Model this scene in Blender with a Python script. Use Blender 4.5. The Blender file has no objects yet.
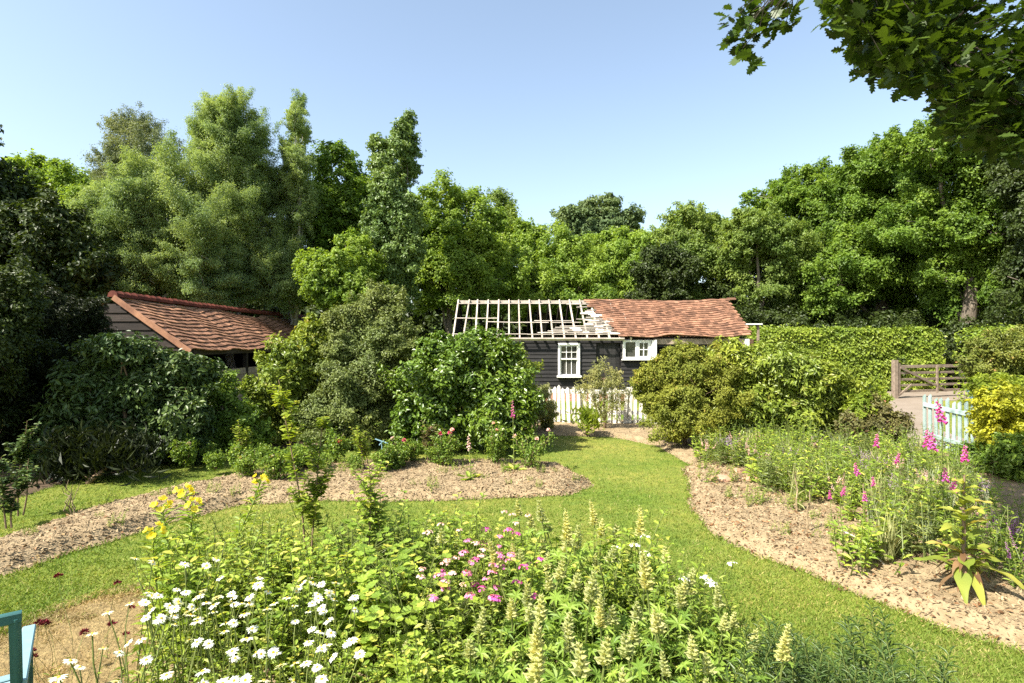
import bpy, math, random
import numpy as np
from mathutils import Vector

# ------------------------------------------------------------------ camera, sky, sun, exposure
S = bpy.context.scene
COL = S.collection
H, F = 2.3, 569.0            # eye height (m), focal length in pixels of a 1024 px wide frame
cam_d = bpy.data.cameras.new('camera'); cam = bpy.data.objects.new('camera', cam_d); COL.objects.link(cam)
cam.location = (0, 0, H); cam.rotation_euler = (math.radians(90), 0, 0)
cam_d.sensor_width = 36; cam_d.lens = 20.0; cam_d.clip_start = 0.05; cam_d.clip_end = 900
S.camera = cam

SUN = np.array((-0.54, -0.39, 0.75)); SUN = SUN/np.linalg.norm(SUN)
W = bpy.data.worlds.new('World'); S.world = W; W.use_nodes = True
wn = W.node_tree.nodes; wl = W.node_tree.links
sky = wn.new('ShaderNodeTexSky'); sky.sky_type = 'NISHITA'; sky.sun_disc = False
sky.sun_elevation = math.asin(SUN[2]); sky.sun_rotation = math.atan2(SUN[0], SUN[1])
sky.altitude = 50; sky.air_density = 1.0; sky.dust_density = 1.8; sky.ozone_density = 1.0
bg = wn['Background']; bg.inputs['Strength'].default_value = 0.106
hs = wn.new('ShaderNodeHueSaturation'); hs.inputs['Saturation'].default_value = 0.84; hs.inputs['Hue'].default_value = 0.493
wl.new(sky.outputs['Color'], hs.inputs['Color']); wl.new(hs.outputs['Color'], bg.inputs['Color'])
sd = bpy.data.lights.new('sun', 'SUN'); so = bpy.data.objects.new('sun', sd); COL.objects.link(so)
sd.energy = 5.0; sd.angle = math.radians(0.55); sd.color = (1.0, 0.94, 0.84)
so.rotation_euler = Vector(SUN).to_track_quat('Z', 'Y').to_euler()
S.view_settings.view_transform = 'Standard'; S.view_settings.look = 'None'
S.view_settings.gamma = 1; S.view_settings.exposure = 1.5; S.view_settings.use_curve_mapping = False
cy = S.cycles
cy.max_bounces = 6; cy.diffuse_bounces = 4; cy.glossy_bounces = 2; cy.transmission_bounces = 4; cy.transparent_max_bounces = 6
cy.sample_clamp_indirect = 6; cy.use_denoising = False; cy.caustics_reflective = False; cy.caustics_refractive = False

# ------------------------------------------------------------------ helpers
rng = np.random.default_rng(7)
def P(px, py, Y): return np.array(((px-512)/F*Y, Y, H-(py-341.5)/F*Y))
def G(px, py):
    Y = H*F/(py-341.5); return np.array(((px-512)/F*Y, Y, 0.0))
def T(px, py, h):            # foot of something of height h whose top shows at px, py
    Y = (H-h)*F/(py-341.5); return np.array(((px-512)/F*Y, Y, 0.0))
def nrm(a): return a/np.maximum(np.linalg.norm(a, axis=-1, keepdims=True), 1e-9)
def rsph(n, r=rng): return nrm(r.normal(size=(n, 3)))

class MB:
    """collects shapes; build() links them as ONE mesh object"""
    def __init__(s): s.v = []; s.l = []; s.c = []; s.a = []; s.n = 0
    def add(s, V, faces, a=None):
        V = np.asarray(V, float)
        s.v.append(V); s.l.append(np.fromiter((i+s.n for f in faces for i in f), int)); s.c.append(np.array([len(f) for f in faces]))
        s.a.append(np.full(len(faces), random.random() if a is None else a)); s.n += len(V); return s
    def inst(s, tpl, pos, d, n, sc, a=None):
        TV, TF = tpl; N = len(pos)
        if N == 0: return s
        d = nrm(np.asarray(d, float)); x = nrm(np.cross(d, n)); z = np.cross(x, d)
        sc = np.asarray(sc, float)
        if sc.ndim == 0: sc = np.full((N, 3), float(sc))
        elif sc.ndim == 1: sc = np.repeat(sc[:, None], 3, 1)
        L = TV[None]*sc[:, None, :]
        V = L[..., :1]*x[:, None]+L[..., 1:2]*d[:, None]+L[..., 2:]*z[:, None]+np.asarray(pos)[:, None]
        k = len(TV); fl = np.array([i for f in TF for i in f]); cnt = np.array([len(f) for f in TF])
        s.v.append(V.reshape(-1, 3)); s.l.append((fl[None]+(np.arange(N)*k)[:, None]+s.n).ravel())
        s.c.append(np.tile(cnt, N)); av = rng.random(N) if a is None else np.broadcast_to(a, (N,))
        s.a.append(np.repeat(av, len(TF))); s.n += N*k; return s
    def tube(s, pts, rad, k=6, a=None, cap=True):
        pts = np.asarray(pts, float); m = len(pts); rad = np.broadcast_to(rad, (m,))
        t = np.gradient(pts, axis=0); t = nrm(t)
        up = np.array((0.13, 0.21, 1.0)) if abs(t[0][2]) < 0.9 else np.array((1.0, 0.1, 0.0))
        u = nrm(np.cross(t, up)); w = np.cross(t, u)
        an = np.arange(k)*2*math.pi/k
        V = pts[:, None]+rad[:, None, None]*(np.cos(an)[None, :, None]*u[:, None]+np.sin(an)[None, :, None]*w[:, None])
        fs = [(i*k+j, i*k+(j+1) % k, (i+1)*k+(j+1) % k, (i+1)*k+j) for i in range(m-1) for j in range(k)]
        if cap: fs += [tuple(range(k))[::-1], tuple(range((m-1)*k, m*k))]
        return s.add(V.reshape(-1, 3), fs, a)
    def box(s, c, size, R=None, a=None, b=0.0):
        h = np.array(size)/2.0
        if b <= 0:
            V = np.array([(x, y, z) for z in (-1, 1) for y in (-1, 1) for x in (-1, 1)], float)*h
            fs = [(0, 2, 3, 1), (4, 5, 7, 6), (0, 1, 5, 4), (2, 6, 7, 3), (0, 4, 6, 2), (1, 3, 7, 5)]
        else:                # box with chamfered long edges (along its longest axis)
            ax = int(np.argmax(h)); o = [i for i in range(3) if i != ax]; b = min(b, h[o[0]]*.6, h[o[1]]*.6)
            A, B = h[o[0]], h[o[1]]
            prof = [(A-b, B), (A, B-b), (A, b-B), (A-b, -B), (b-A, -B), (-A, b-B), (-A, B-b), (b-A, B)]
            V = np.zeros((16, 3))
            for e, sg in enumerate((-1, 1)):
                for i, (p, q) in enumerate(prof): V[e*8+i, ax] = sg*h[ax]; V[e*8+i, o[0]] = p; V[e*8+i, o[1]] = q
            fs = [(i, (i+1) % 8, 8+(i+1) % 8, 8+i) for i in range(8)]+[tuple(range(8))[::-1], tuple(range(8, 16))]
        if R is not None: V = V@np.asarray(R).T
        return s.add(V+np.asarray(c), fs, a)
    def bar(s, p, q, w, t, up=(0, 0, 1), a=None, b=0.0):    # box from p to q, w wide, t thick along up
        p = np.asarray(p, float); q = np.asarray(q, float); d = q-p; L = np.linalg.norm(d); d = d/L
        x = np.cross(d, up); x = x/np.linalg.norm(x); z = np.cross(x, d)
        return s.box((p+q)/2, (w, L, t), np.stack([x, d, z], 1), a, b)
    def build(s, name, mat, parent=None, smooth=False):
        me = bpy.data.meshes.new(name); V = np.concatenate(s.v); L = np.concatenate(s.l); C = np.concatenate(s.c); A = np.concatenate(s.a)
        if parent is not None: V = V-base_of(parent)
        me.vertices.add(len(V)); me.vertices.foreach_set('co', V.astype(np.float32).ravel())
        me.loops.add(len(L)); me.loops.foreach_set('vertex_index', L.astype(np.int32))
        me.polygons.add(len(C)); st = np.concatenate([[0], np.cumsum(C)[:-1]])
        me.polygons.foreach_set('loop_start', st.astype(np.int32))
        at = me.attributes.new('v', 'FLOAT', 'FACE'); at.data.foreach_set('value', A.astype(np.float32))
        me.polygons.foreach_set('use_smooth', np.full(len(C), smooth)); me.update(calc_edges=True)
        me.materials.append(mat)
        o = bpy.data.objects.new(name, me); COL.objects.link(o)
        if parent is not None: o.parent = parent
        return o
BASE = {}
def base_of(o): return BASE.get(o.name, np.zeros(3)) if o.type == 'EMPTY' else base_of(o.parent) if o.parent else np.zeros(3)
def tag(o, label, cat, group=None, kind=None):
    if label: o['label'] = label
    if cat: o['category'] = cat
    if group: o['group'] = group
    if kind: o['kind'] = kind
    return o
def thing(name, label, cat, loc=(0, 0, 0), group=None):
    o = bpy.data.objects.new(name, None); COL.objects.link(o); o.location = loc; o.empty_display_size = 0.1
    BASE[o.name] = np.array(loc, float); return tag(o, label, cat, group)
def structure(o): o['kind'] = 'structure'; return o
def copy_tree(o, parent=None):
    c = o.copy(); COL.objects.link(c)
    if parent: c.parent = parent
    for ch in [x for x in o.children]: copy_tree(ch, c)
    return c
def put(o, loc, rz, sc=1.0, tilt=(0, 0)):
    o.location = loc; o.rotation_euler = (tilt[0], tilt[1], rz)
    o.scale = (sc, sc, sc) if np.isscalar(sc) else sc
    return o
class Kind:                   # a few built variants of one plant; place() uses the originals first, then copies
    def __init__(s, makers): s.roots = makers; s.used = 0
    def place(s, loc, rz=None, sc=1.0, label=None, group=None, tilt=None):
        i = s.used; s.used += 1
        o = s.roots[i] if i < len(s.roots) else copy_tree(s.roots[i % len(s.roots)])
        put(o, loc, rng.random()*6.28 if rz is None else rz, sc, rng.normal(size=2)*0.05 if tilt is None else tilt)
        if label: o['label'] = label
        if group: o['group'] = group
        return o
    def done(s):
        for r in s.roots[s.used:]:
            for c in list(r.children_recursive): bpy.data.objects.remove(c)
            bpy.data.objects.remove(r)

# ------------------------------------------------------------------ materials
def newmat(name):
    m = bpy.data.materials.new(name); m.use_nodes = True; nt = m.node_tree
    return m, nt, nt.nodes['Principled BSDF'], nt.nodes['Material Output']
def node(nt, t, **kw):
    n = nt.nodes.new(t)
    for k, v in kw.items(): setattr(n, k, v)
    return n
def ramp(nt, src, cols):
    r = node(nt, 'ShaderNodeValToRGB'); e = r.color_ramp.elements
    while len(e) < len(cols): e.new(0.5)
    for i, (p, c) in enumerate(cols): e[i].position = p; e[i].color = (*c, 1)
    nt.links.new(src, r.inputs['Fac']); return r.outputs['Color']
def noise(nt, scale, detail=3, coord='Object', rough=0.55):
    tc = node(nt, 'ShaderNodeTexCoord'); n = node(nt, 'ShaderNodeTexNoise')
    n.inputs['Scale'].default_value = scale; n.inputs['Detail'].default_value = detail; n.inputs['Roughness'].default_value = rough
    nt.links.new(tc.outputs[coord], n.inputs['Vector']); return n.outputs['Fac']
def mix(nt, fac, a, b, blend='MIX'):
    m = node(nt, 'ShaderNodeMix', data_type='RGBA', blend_type=blend)
    for k, v in ((0, fac), (6, a), (7, b)):
        if hasattr(v, 'is_linked') or isinstance(v, bpy.types.NodeSocket): nt.links.new(v, m.inputs[k])
        else: m.inputs[k].default_value = v if k == 0 else (*v, 1)
    return m.outputs[2]
def bump(nt, h, dist, bs, strength=1.0):
    b = node(nt, 'ShaderNodeBump'); b.inputs['Distance'].default_value = dist; b.inputs['Strength'].default_value = strength
    nt.links.new(h, b.inputs['Height']); nt.links.new(b.outputs['Normal'], bs.inputs['Normal'])
LM = {}
def leaf(c1, c2, c3=None, tr=0.35, rough=0.5, spec=0.3, big=0.6, gl=None):
    """leaf material: per-leaf colour from attribute v, slow drift through the crown, light passing through"""
    key = (c1, c2, c3, tr, rough, spec, big)
    if key in LM: return LM[key]
    m, nt, bs, out = newmat('leaf'); at = node(nt, 'ShaderNodeAttribute', attribute_name='v')
    cols = [(0.0, c1), (0.85, c2)]+([(0.97, c3)] if c3 else [])
    c = ramp(nt, at.outputs['Fac'], cols)
    n = noise(nt, big, 2)
    d = ramp(nt, n, [(0.35, (0.80, 0.86, 0.9)), (0.65, (1.15, 1.08, 1.0))])
    c = mix(nt, 1.0, c, d, 'MULTIPLY')
    nt.links.new(c, bs.inputs['Base Color']); bs.inputs['Roughness'].default_value = rough
    bs.inputs['Specular IOR Level'].default_value = spec
    t = node(nt, 'ShaderNodeBsdfTranslucent'); tc = mix(nt, 1.0, c, (1.5, 1.45, 0.6), 'MULTIPLY'); nt.links.new(tc, t.inputs['Color'])
    mx = node(nt, 'ShaderNodeMixShader'); mx.inputs[0].default_value = tr
    nt.links.new(bs.outputs[0], mx.inputs[1]); nt.links.new(t.outputs[0], mx.inputs[2]); nt.links.new(mx.outputs[0], out.inputs['Surface'])
    LM[key] = m; return m
def rough_mat(name, c1, c2, scale, rough=0.85, bd=0.01, c3=None, vari=0.3, spec=0.25, stretch=None):
    m, nt, bs, out = newmat(name)
    tc = node(nt, 'ShaderNodeTexCoord'); mp = node(nt, 'ShaderNodeMapping'); nt.links.new(tc.outputs['Object'], mp.inputs['Vector'])
    if stretch: mp.inputs['Scale'].default_value = stretch
    n = node(nt, 'ShaderNodeTexNoise'); n.inputs['Scale'].default_value = scale; n.inputs['Detail'].default_value = 5; n.inputs['Roughness'].default_value = 0.65
    nt.links.new(mp.outputs[0], n.inputs['Vector'])
    c = ramp(nt, n.outputs['Fac'], [(0.3, c1), (0.7, c2)]+([(0.8, c3)] if c3 else []))
    at = node(nt, 'ShaderNodeAttribute', attribute_name='v')
    f = ramp(nt, at.outputs['Fac'], [(0, (1-vari,)*3), (1, (1+vari*.4,)*3)])
    c = mix(nt, 1.0, c, f, 'MULTIPLY')
    nt.links.new(c, bs.inputs['Base Color']); bs.inputs['Roughness'].default_value = rough; bs.inputs['Specular IOR Level'].default_value = spec
    if bd: bump(nt, n.outputs['Fac'], bd, bs)
    return m
def petal(name, c1, c2, tr=0.3):
    return leaf(c1, c2, None, tr, 0.6, 0.15, 3.0)

M_bark = rough_mat('bark', (0.09, 0.07, 0.05), (0.2, 0.17, 0.13), 6, 0.9, 0.03, stretch=(3, 3, 0.6))
M_birch = rough_mat('birch_bark', (0.25, 0.23, 0.2), (0.5, 0.48, 0.44), 4, 0.8, 0.01, stretch=(1, 1, 4))
M_stem = leaf((0.10, 0.13, 0.03), (0.16, 0.19, 0.05), None, 0.1)
M_brownstem = rough_mat('brown_stem', (0.13, 0.085, 0.05), (0.24, 0.17, 0.10), 20, 0.85, 0.0)
M_tile = rough_mat('clay_tile', (0.147, 0.069, 0.043), (0.368, 0.193, 0.110), 2.2, 0.85, 0.004, (0.294, 0.232, 0.160), 0.5)
M_tile_b = rough_mat('barn_clay_tile', (0.131, 0.065, 0.040), (0.307, 0.161, 0.095), 1.5, 0.85, 0.004, (0.261, 0.211, 0.146), 0.5)  # tile tone of the barn's front slope and ridge
M_ridge = rough_mat('red_ridge_tile', (0.086, 0.021, 0.013), (0.173, 0.043, 0.025), 3, 0.8, 0.004)
M_pale = rough_mat('bleached_timber', (0.357, 0.306, 0.238), (0.578, 0.510, 0.425), 5, 0.85, 0.003, vari=0.35)
M_black = rough_mat('black_tarred_board', (0.013, 0.012, 0.012), (0.036, 0.034, 0.032), 6, 0.7, 0.004, vari=0.5, stretch=(0.6, 1, 6))
M_brown = rough_mat('shaded_weathered_board', (0.011, 0.008, 0.006), (0.043, 0.031, 0.024), 5, 0.8, 0.004, vari=0.45, stretch=(0.6, 1, 8))  # weathered brown boards, with the shed gable's shade put into the colour
M_white = rough_mat('white_paint', (0.66, 0.65, 0.60), (0.82, 0.81, 0.78), 7, 0.55, 0.001, vari=0.1)
M_fence = rough_mat('worn_white_paint', (0.50, 0.47, 0.38), (0.82, 0.80, 0.72), 9, 0.75, 0.002, vari=0.25, stretch=(2, 2, .6))
M_mint = rough_mat('mint_paint', (0.22, 0.31, 0.285), (0.34, 0.43, 0.395), 7, 0.6, 0.001, vari=0.2)
M_teal = rough_mat('teal_paint', (0.025, 0.085, 0.085), (0.037, 0.115, 0.110), 6, 0.5, 0.001, vari=0.1)
M_blue = rough_mat('pale_blue_paint', (0.159, 0.280, 0.321), (0.209, 0.334, 0.365), 6, 0.5, 0.001, vari=0.1)
M_gatewood = rough_mat('weathered_oak', (0.160, 0.120, 0.088), (0.336, 0.264, 0.200), 8, 0.85, 0.003, vari=0.25)
M_brick = None
M_pave = rough_mat('pale_concrete', (0.211, 0.167, 0.124), (0.285, 0.236, 0.186), 1.2, 0.9, 0.004, (0.298, 0.254, 0.205))
M_dirt = rough_mat('trodden_earth', (0.17, 0.115, 0.07), (0.33, 0.235, 0.15), 2.5, 0.95, 0.02)
M_soil = rough_mat('dry_soil', (0.186, 0.134, 0.072), (0.339, 0.259, 0.149), 7, 0.95, 0.04, (0.390, 0.312, 0.186))
M_chip = rough_mat('bark_chip', (0.163, 0.111, 0.059), (0.372, 0.286, 0.167), 5, 0.9, 0.0, vari=0.4)
M_straw = rough_mat('dead_grass', (0.175, 0.120, 0.049), (0.332, 0.249, 0.109), 22, 0.95, 0.05)
M_glass, nt, bs, _ = newmat('window_glass')
bs.inputs['Base Color'].default_value = (0.06, 0.06, 0.05, 1); bs.inputs['Roughness'].default_value = 0.06; bs.inputs['Specular IOR Level'].default_value = 0.8
M_straws = rough_mat('dry_stalk', (0.17, 0.125, 0.07), (0.31, 0.24, 0.14), 14, 0.85, 0.0)
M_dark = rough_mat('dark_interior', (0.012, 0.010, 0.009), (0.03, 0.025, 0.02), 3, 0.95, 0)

def brick_mat():
    m, nt, bs, out = newmat('red_brick'); b = node(nt, 'ShaderNodeTexBrick'); tc = node(nt, 'ShaderNodeTexCoord')
    mp = node(nt, 'ShaderNodeMapping'); mp.inputs['Rotation'].default_value = (math.pi/2, 0, 0)
    nt.links.new(tc.outputs['Object'], mp.inputs[0]); nt.links.new(mp.outputs[0], b.inputs['Vector'])
    b.inputs['Scale'].default_value = 4; b.inputs['Color1'].default_value = (0.30, 0.11, 0.06, 1); b.inputs['Color2'].default_value = (0.42, 0.19, 0.11, 1)
    b.inputs['Mortar'].default_value = (0.4, 0.35, 0.28, 1); nt.links.new(b.outputs['Color'], bs.inputs['Base Color']); bs.inputs['Roughness'].default_value = .9
    return m
M_brick = brick_mat()

def lawn_mat():
    m, nt, bs, out = newmat('mown_grass')
    n1 = noise(nt, 0.45, 3); n2 = noise(nt, 5.0, 4); n3 = noise(nt, 70.0, 2)
    c = ramp(nt, n1, [(0.35, (0.115, 0.175, 0.026)), (0.65, (0.235, 0.24, 0.060))])
    d = ramp(nt, n2, [(0.35, (0.75, 0.82, 0.8)), (0.7, (1.2, 1.1, 1.05))])
    e = ramp(nt, n3, [(0.35, (0.6, 0.65, 0.5)), (0.65, (1.25, 1.2, 1.15))])
    c = mix(nt, 1.0, mix(nt, 1.0, c, d, 'MULTIPLY'), e, 'MULTIPLY')
    nt.links.new(c, bs.inputs['Base Color']); bs.inputs['Roughness'].default_value = 0.8; bs.inputs['Specular IOR Level'].default_value = 0.1
    bump(nt, n3, 0.02, bs); return m
M_lawn = lawn_mat()
M_blade = leaf((0.10, 0.17, 0.022), (0.205, 0.255, 0.045), (0.34, 0.30, 0.11), 0.3, 0.6, 0.15, 0.45)

# ------------------------------------------------------------------ leaf shapes: x across, y along, z up
DIA = (np.array([(0, 0, 0), (.5, .45, .13), (0, 1, -.05), (-.5, .45, .13)]), [(0, 1, 2), (0, 2, 3)])
OVAL = (np.array([(0, 0, 0), (.34, .22, .07), (.5, .5, .10), (.30, .8, .04), (0, 1, -.10), (-.30, .8, .04), (-.5, .5, .10), (-.34, .22, .07), (0, .5, .0)]),
        [(0, 1, 2, 8), (8, 2, 3, 4), (8, 4, 5, 6), (0, 8, 6, 7)])
LANCE = (np.array([(0, 0, 0), (.5, .35, .10), (.32, .72, .02), (0, 1, -.16), (-.32, .72, .02), (-.5, .35, .10), (0, .38, 0), (0, .72, -.05)]),
         [(0, 1, 6), (6, 1, 2, 7), (7, 2, 3), (7, 3, 4), (6, 7, 4, 5), (0, 6, 5)])
_oak = [(0, 0), (.10, .08), (.20, .17), (.13, .25), (.36, .36), (.22, .44), (.48, .58), (.26, .64), (.40, .82), (.18, .84), (.10, 1.0)]
_ov = [(x, y, .10*abs(x)) for x, y in _oak]+[(-x, y, .10*abs(x)) for x, y in _oak[:0:-1]]
_mid = [(0, y, 0) for y in (.17, .44, .64, .84)]
_n = len(_oak)
def _oakfaces():
    R = list(range(_n)); Lf = [0]+[len(_ov)-i for i in range(1, _n)]; m = [len(_ov)+i for i in range(4)]
    f = []
    for A in (R, Lf):
        q = [(A[0], A[1], A[2], m[0]), (m[0], A[2], A[3]), (m[0], A[3], A[4], A[5], m[1]), (m[1], A[5], A[6], A[7], m[2]), (m[2], A[7], A[8], A[9], m[3]), (m[3], A[9], A[10])]
        f += q
    f.append((m[3], R[10], Lf[10])); return f
OAK = (np.array(_ov+_mid, float), _oakfaces())
_k = 14; _r = [(math.sin(i*2*math.pi/_k)*(.5 if i % 2 else .43), .5-math.cos(i*2*math.pi/_k)*(.5 if i % 2 else .40), .09 if i % 2 else .02) for i in range(_k)]
ROUND = (np.array(_r+[(0, .45, -.03)]), [(i, (i+1) % _k, _k) for i in range(_k)])
BLADE = (np.array([(-.5, 0, 0), (.5, 0, 0), (.1, 1, .25)]), [(0, 1, 2)])
CHIP = (np.array([(-.5, 0, 0), (.5, .1, 0), (.35, 1, .1), (-.4, .9, 0)]), [(0, 1, 2, 3)])

def tri_leaves(mb, tpl, pos, nrmls, size, asp, r, droop=0.0, av=None):
    n = len(pos); d = rsph(n, r); d[:, 2] -= droop
    nn = nrmls; d = nrm(d-nn*np.sum(d*nn, 1, keepdims=True)+1e-5)
    L = size*r.uniform(.65, 1.3, n); sc = np.stack([L*asp, L, L], 1)
    mb.inst(tpl, pos, d, nn, sc, av)

def crown(mb, lobes, size, asp=.55, lai=2.6, tpl=DIA, r=rng, clump=.21, droop=0.1, upw=.45, shoot=.35, longer=1.7, inner=.42, zlo=0.03, jit=.6, gap=.5):
    """leaves along shoots that spread through the outer half of each lobe; uneven outline, gaps between the shoots"""
    la = {4: .5, 9: .68, 8: .6}.get(len(tpl[0]), .6)*size*size*asp
    for c, rad in lobes:
        rad = np.asarray(rad, float); mr = rad.mean(); rc = max(min(clump*mr, .55), size*1.25)
        area = 4*math.pi*((rad[0]*rad[1])**1.6/3+(rad[0]*rad[2])**1.6/3+(rad[1]*rad[2])**1.6/3)**(1/1.6)
        nc = max(10, int(area/(math.pi*rc*rc)*1.5)); dc = rsph(nc, r); k = rsph(5, r); ph = r.random(5)*6.28
        f = np.where(r.random(nc) < .07, r.uniform(1.05, 1.3, nc), 1.0)+.17*np.sin(3.2*(dc@k[0])+ph[0])+.13*np.sin(5.5*(dc@k[1])+ph[1])+.08*np.sin(9*(dc@k[2])+ph[2])
        hole = np.sin(6.5*(dc@k[3])+ph[3])+np.sin(8.5*(dc@k[4])+ph[4])+.5*r.normal(size=nc)
        ok = hole > np.quantile(hole, gap*.6); dc = dc[ok]; f = f[ok]; nc = len(dc)
        rcv = rc*np.clip(np.exp(r.normal(size=nc)*.32), .45, 1.9); cc = c+dc*rad*(f*(inner+(1.0-inner)*r.random(nc)**.55))[:, None]*(1-.30*rc/mr)
        ax = nrm(.75*dc+np.array((0, 0, shoot))+.55*rsph(nc, r)); cv = r.random(nc)
        tot = int(1.1*lai*area/la); w = rcv**2; i = np.repeat(np.arange(nc), np.maximum(3, (tot*w/w.sum()).astype(int))); N = len(i)
        u = r.random((N, 1)); o = r.normal(size=(N, 3))*(.38, .38, .27)*(1.2-.6*u)
        p = cc[i]+rcv[i][:, None]*(ax[i]*longer*(u-.3)+o)
        nn = nrm(.9*o+.30*dc[i]+np.array((0, 0, upw))+jit*rsph(N, r))
        k = p[:, 2] > zlo; av = np.clip(.6*r.random(N)+.4*cv[i], 0, 1)
        tri_leaves(mb, tpl, p[k], nn[k], size, asp, r, droop, av[k])
    return mb

def split(lobes, n, r=rng, keep=1.0, lo=.30, hi=.62):
    """each big lobe carries n smaller ones on its outside"""
    out = []
    for c, rad in lobes:
        rad = np.asarray(rad, float); out.append((c, rad*keep))
        for d in rsph(n, r):
            d[2] = d[2]*.9+.12; out.append((c+d*rad*r.uniform(.62, .92), rad*r.uniform(lo, hi)*(1, 1, .9)))
    return out
def lobes_px(Y, lst, dz=.85):
    """image-measured crown lobes (px, py, half-width, half-height[, depth shift]) at distance Y, given real depth"""
    out = []
    for l in lst:
        y = Y+(l[4] if len(l) > 4 else rng.uniform(-.12, .12)*Y*.3)
        rx = l[2]/F*y; rz = l[3]/F*y; out.append((P(l[0], l[1], y), (rx, dz*(rx+rz)/2, rz)))
    return out
def curve(p, q, n=6, sag=0.0, wob=0.05, r=rng):
    t = np.linspace(0, 1, n)[:, None]; L = np.linalg.norm(q-p)
    w = r.normal(size=(n, 3))*wob*L; w[0] = 0; w[-1] = 0
    return p+(q-p)*t+w+np.array((0, 0, sag*L))*(4*t*(1-t))
def limbs(mb, base, lobes, r0, split=.35, twigs=4, r=rng):
    top = max(lobes, key=lambda l: l[0][2])[0]; base = np.asarray(base, float)
    tr = curve(base, top, 9, 0, .012, r); mb.tube(tr, np.linspace(r0, r0*.18, 9), 8)
    for c, rad in lobes:
        k = int(np.clip(round(8*(split*c[2]/max(top[2], .1)+.1*r.random())), 1, 6))
        mb.tube(curve(tr[k], c, 6, .05, .03, r), np.linspace(r0*.5*(1-k/10), r0*.12, 6), 6)
        for _ in range(twigs):
            e = c+rsph(1, r)[0]*np.asarray(rad)*.85; mb.tube(curve(c, e, 4, 0, .05, r), np.linspace(r0*.13, r0*.04, 4), 4)
def tree(name, label, cat, foot, lobes, mat, size, r0=.22, bark=None, group=None, crown_name='crown', trunk_name='trunk', fork=.35, twigs=4, nsub=2, **kw):
    foot = np.array((foot[0], foot[1], 0.0)); t = thing(name, label, cat, tuple(foot), group)
    mb = MB(); limbs(mb, foot, lobes, r0, fork, twigs); mb.build(trunk_name, bark or M_bark, t, True)
    m = MB(); crown(m, split(lobes, nsub), size, **kw); m.build(crown_name, mat, t)
    return t
#BODY
# ------------------------------------------------------------------ ground, beds, paths
def polyclip(poly, X, Y):
    """signed distance to a polygon's edge, positive inside"""
    poly = np.asarray(poly, float); n = len(poly); ins = np.zeros(X.shape, bool); dist = np.full(X.shape, 1e9)
    for i in range(n):
        a, b = poly[i], poly[(i+1) % n]
        c = (a[1] > Y) != (b[1] > Y)
        with np.errstate(divide='ignore', invalid='ignore'):
            ins ^= c & (X < (b[0]-a[0])*(Y-a[1])/(b[1]-a[1])+a[0])
        e = b-a; t = np.clip(((X-a[0])*e[0]+(Y-a[1])*e[1])/(e@e), 0, 1)
        dist = np.minimum(dist, np.hypot(X-a[0]-t*e[0], Y-a[1]-t*e[1]))
    return np.where(ins, dist, -dist)
def gpoly(px): return [tuple(G(*p)[:2]) for p in px]
_ph = rng.random((6, 3))*6.28
def fn(X, Y, s=1.0):
    z = 0
    for i in range(6):
        f = s*(0.8*1.7**i); z = z+np.sin(f*X*math.cos(i*1.9)+f*Y*math.sin(i*1.9)+_ph[i, 0])*np.sin(f*.7*Y+_ph[i, 1])/(1.35**i)
    return z/3.0
BEDS = []
def bed(name, poly, mat, height=.09, cell=.06, lab=None, wob=.10):
    poly = np.asarray(poly, float); lo = poly.min(0)-.3; hi = poly.max(0)+.3
    nx = int((hi[0]-lo[0])/cell)+2; ny = int((hi[1]-lo[1])/cell)+2
    X, Y = np.meshgrid(lo[0]+np.arange(nx)*cell, lo[1]+np.arange(ny)*cell)
    sdn = polyclip(poly, X, Y)+wob*fn(X, Y, 3.0)
    Z = np.clip(sdn/.25, 0, 1); Z = height*Z*Z*(3-2*Z)+.035*fn(X, Y, 7)*np.clip(sdn/.15, 0, 1)+.012*np.clip(sdn/.05, -2, 1)
    V = np.stack([X, Y, Z], -1).reshape(-1, 3)
    keep = sdn[:-1, :-1] > -.05; j, i = np.nonzero(keep); a = j*nx+i
    m = MB(); m.add(V, [tuple(q) for q in np.stack([a, a+1, a+nx+1, a+nx], 1).tolist()], .5)
    o = m.build(name, mat, None, True); structure(o); BEDS.append((poly, wob)); return o
def inbeds(X, Y, marg=0.0):
    r = np.zeros(X.shape, bool)
    for p, wob in BEDS: r |= polyclip(p, X, Y)+wob*fn(X, Y, 3.0) > marg
    return r

m = MB(); gs = np.concatenate([[-600, -200, -80], np.arange(-40, 41, 2.0), [80, 200, 600]]); n_ = len(gs)
X, Y = np.meshgrid(gs, gs+25); V = np.stack([X, Y, np.zeros_like(X)], -1).reshape(-1, 3)
m.add(V, [(j*n_+i, j*n_+i+1, (j+1)*n_+i+1, (j+1)*n_+i) for j in range(n_-1) for i in range(n_-1)])
structure(m.build('lawn', M_lawn))

ROSE_BED = gpoly([(-160, 628), (-90, 592), (-20, 552), (60, 522), (110, 508), (180, 488), (270, 473), (340, 466), (420, 463), (500, 463), (565, 468), (592, 485), (565, 496), (480, 499), (380, 502), (310, 501), (240, 505), (150, 528), (80, 549), (0, 577), (-90, 622), (-160, 665)])
RIGHT_BED = gpoly([(687, 468), (715, 456), (800, 447), (880, 452), (935, 466), (972, 488), (1000, 530), (1040, 600), (1110, 690), (1010, 648), (930, 624), (850, 592), (770, 560), (716, 537), (692, 506)])
FRONT_BED = [(-2.75, 4.55), (-2.35, 5.15), (-1.3, 5.35), (0.3, 5.3), (1.1, 4.9), (1.6, 4.1), (2.2, 3.5), (2.6, 2.2), (2.2, 1.0), (-1.6, 1.0), (-2.05, 2.4), (-2.35, 3.4)]
FENCE_BED = gpoly([(520, 427), (560, 422), (640, 421), (705, 430), (708, 462), (690, 464), (655, 446), (610, 437), (560, 436), (530, 436)])
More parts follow.
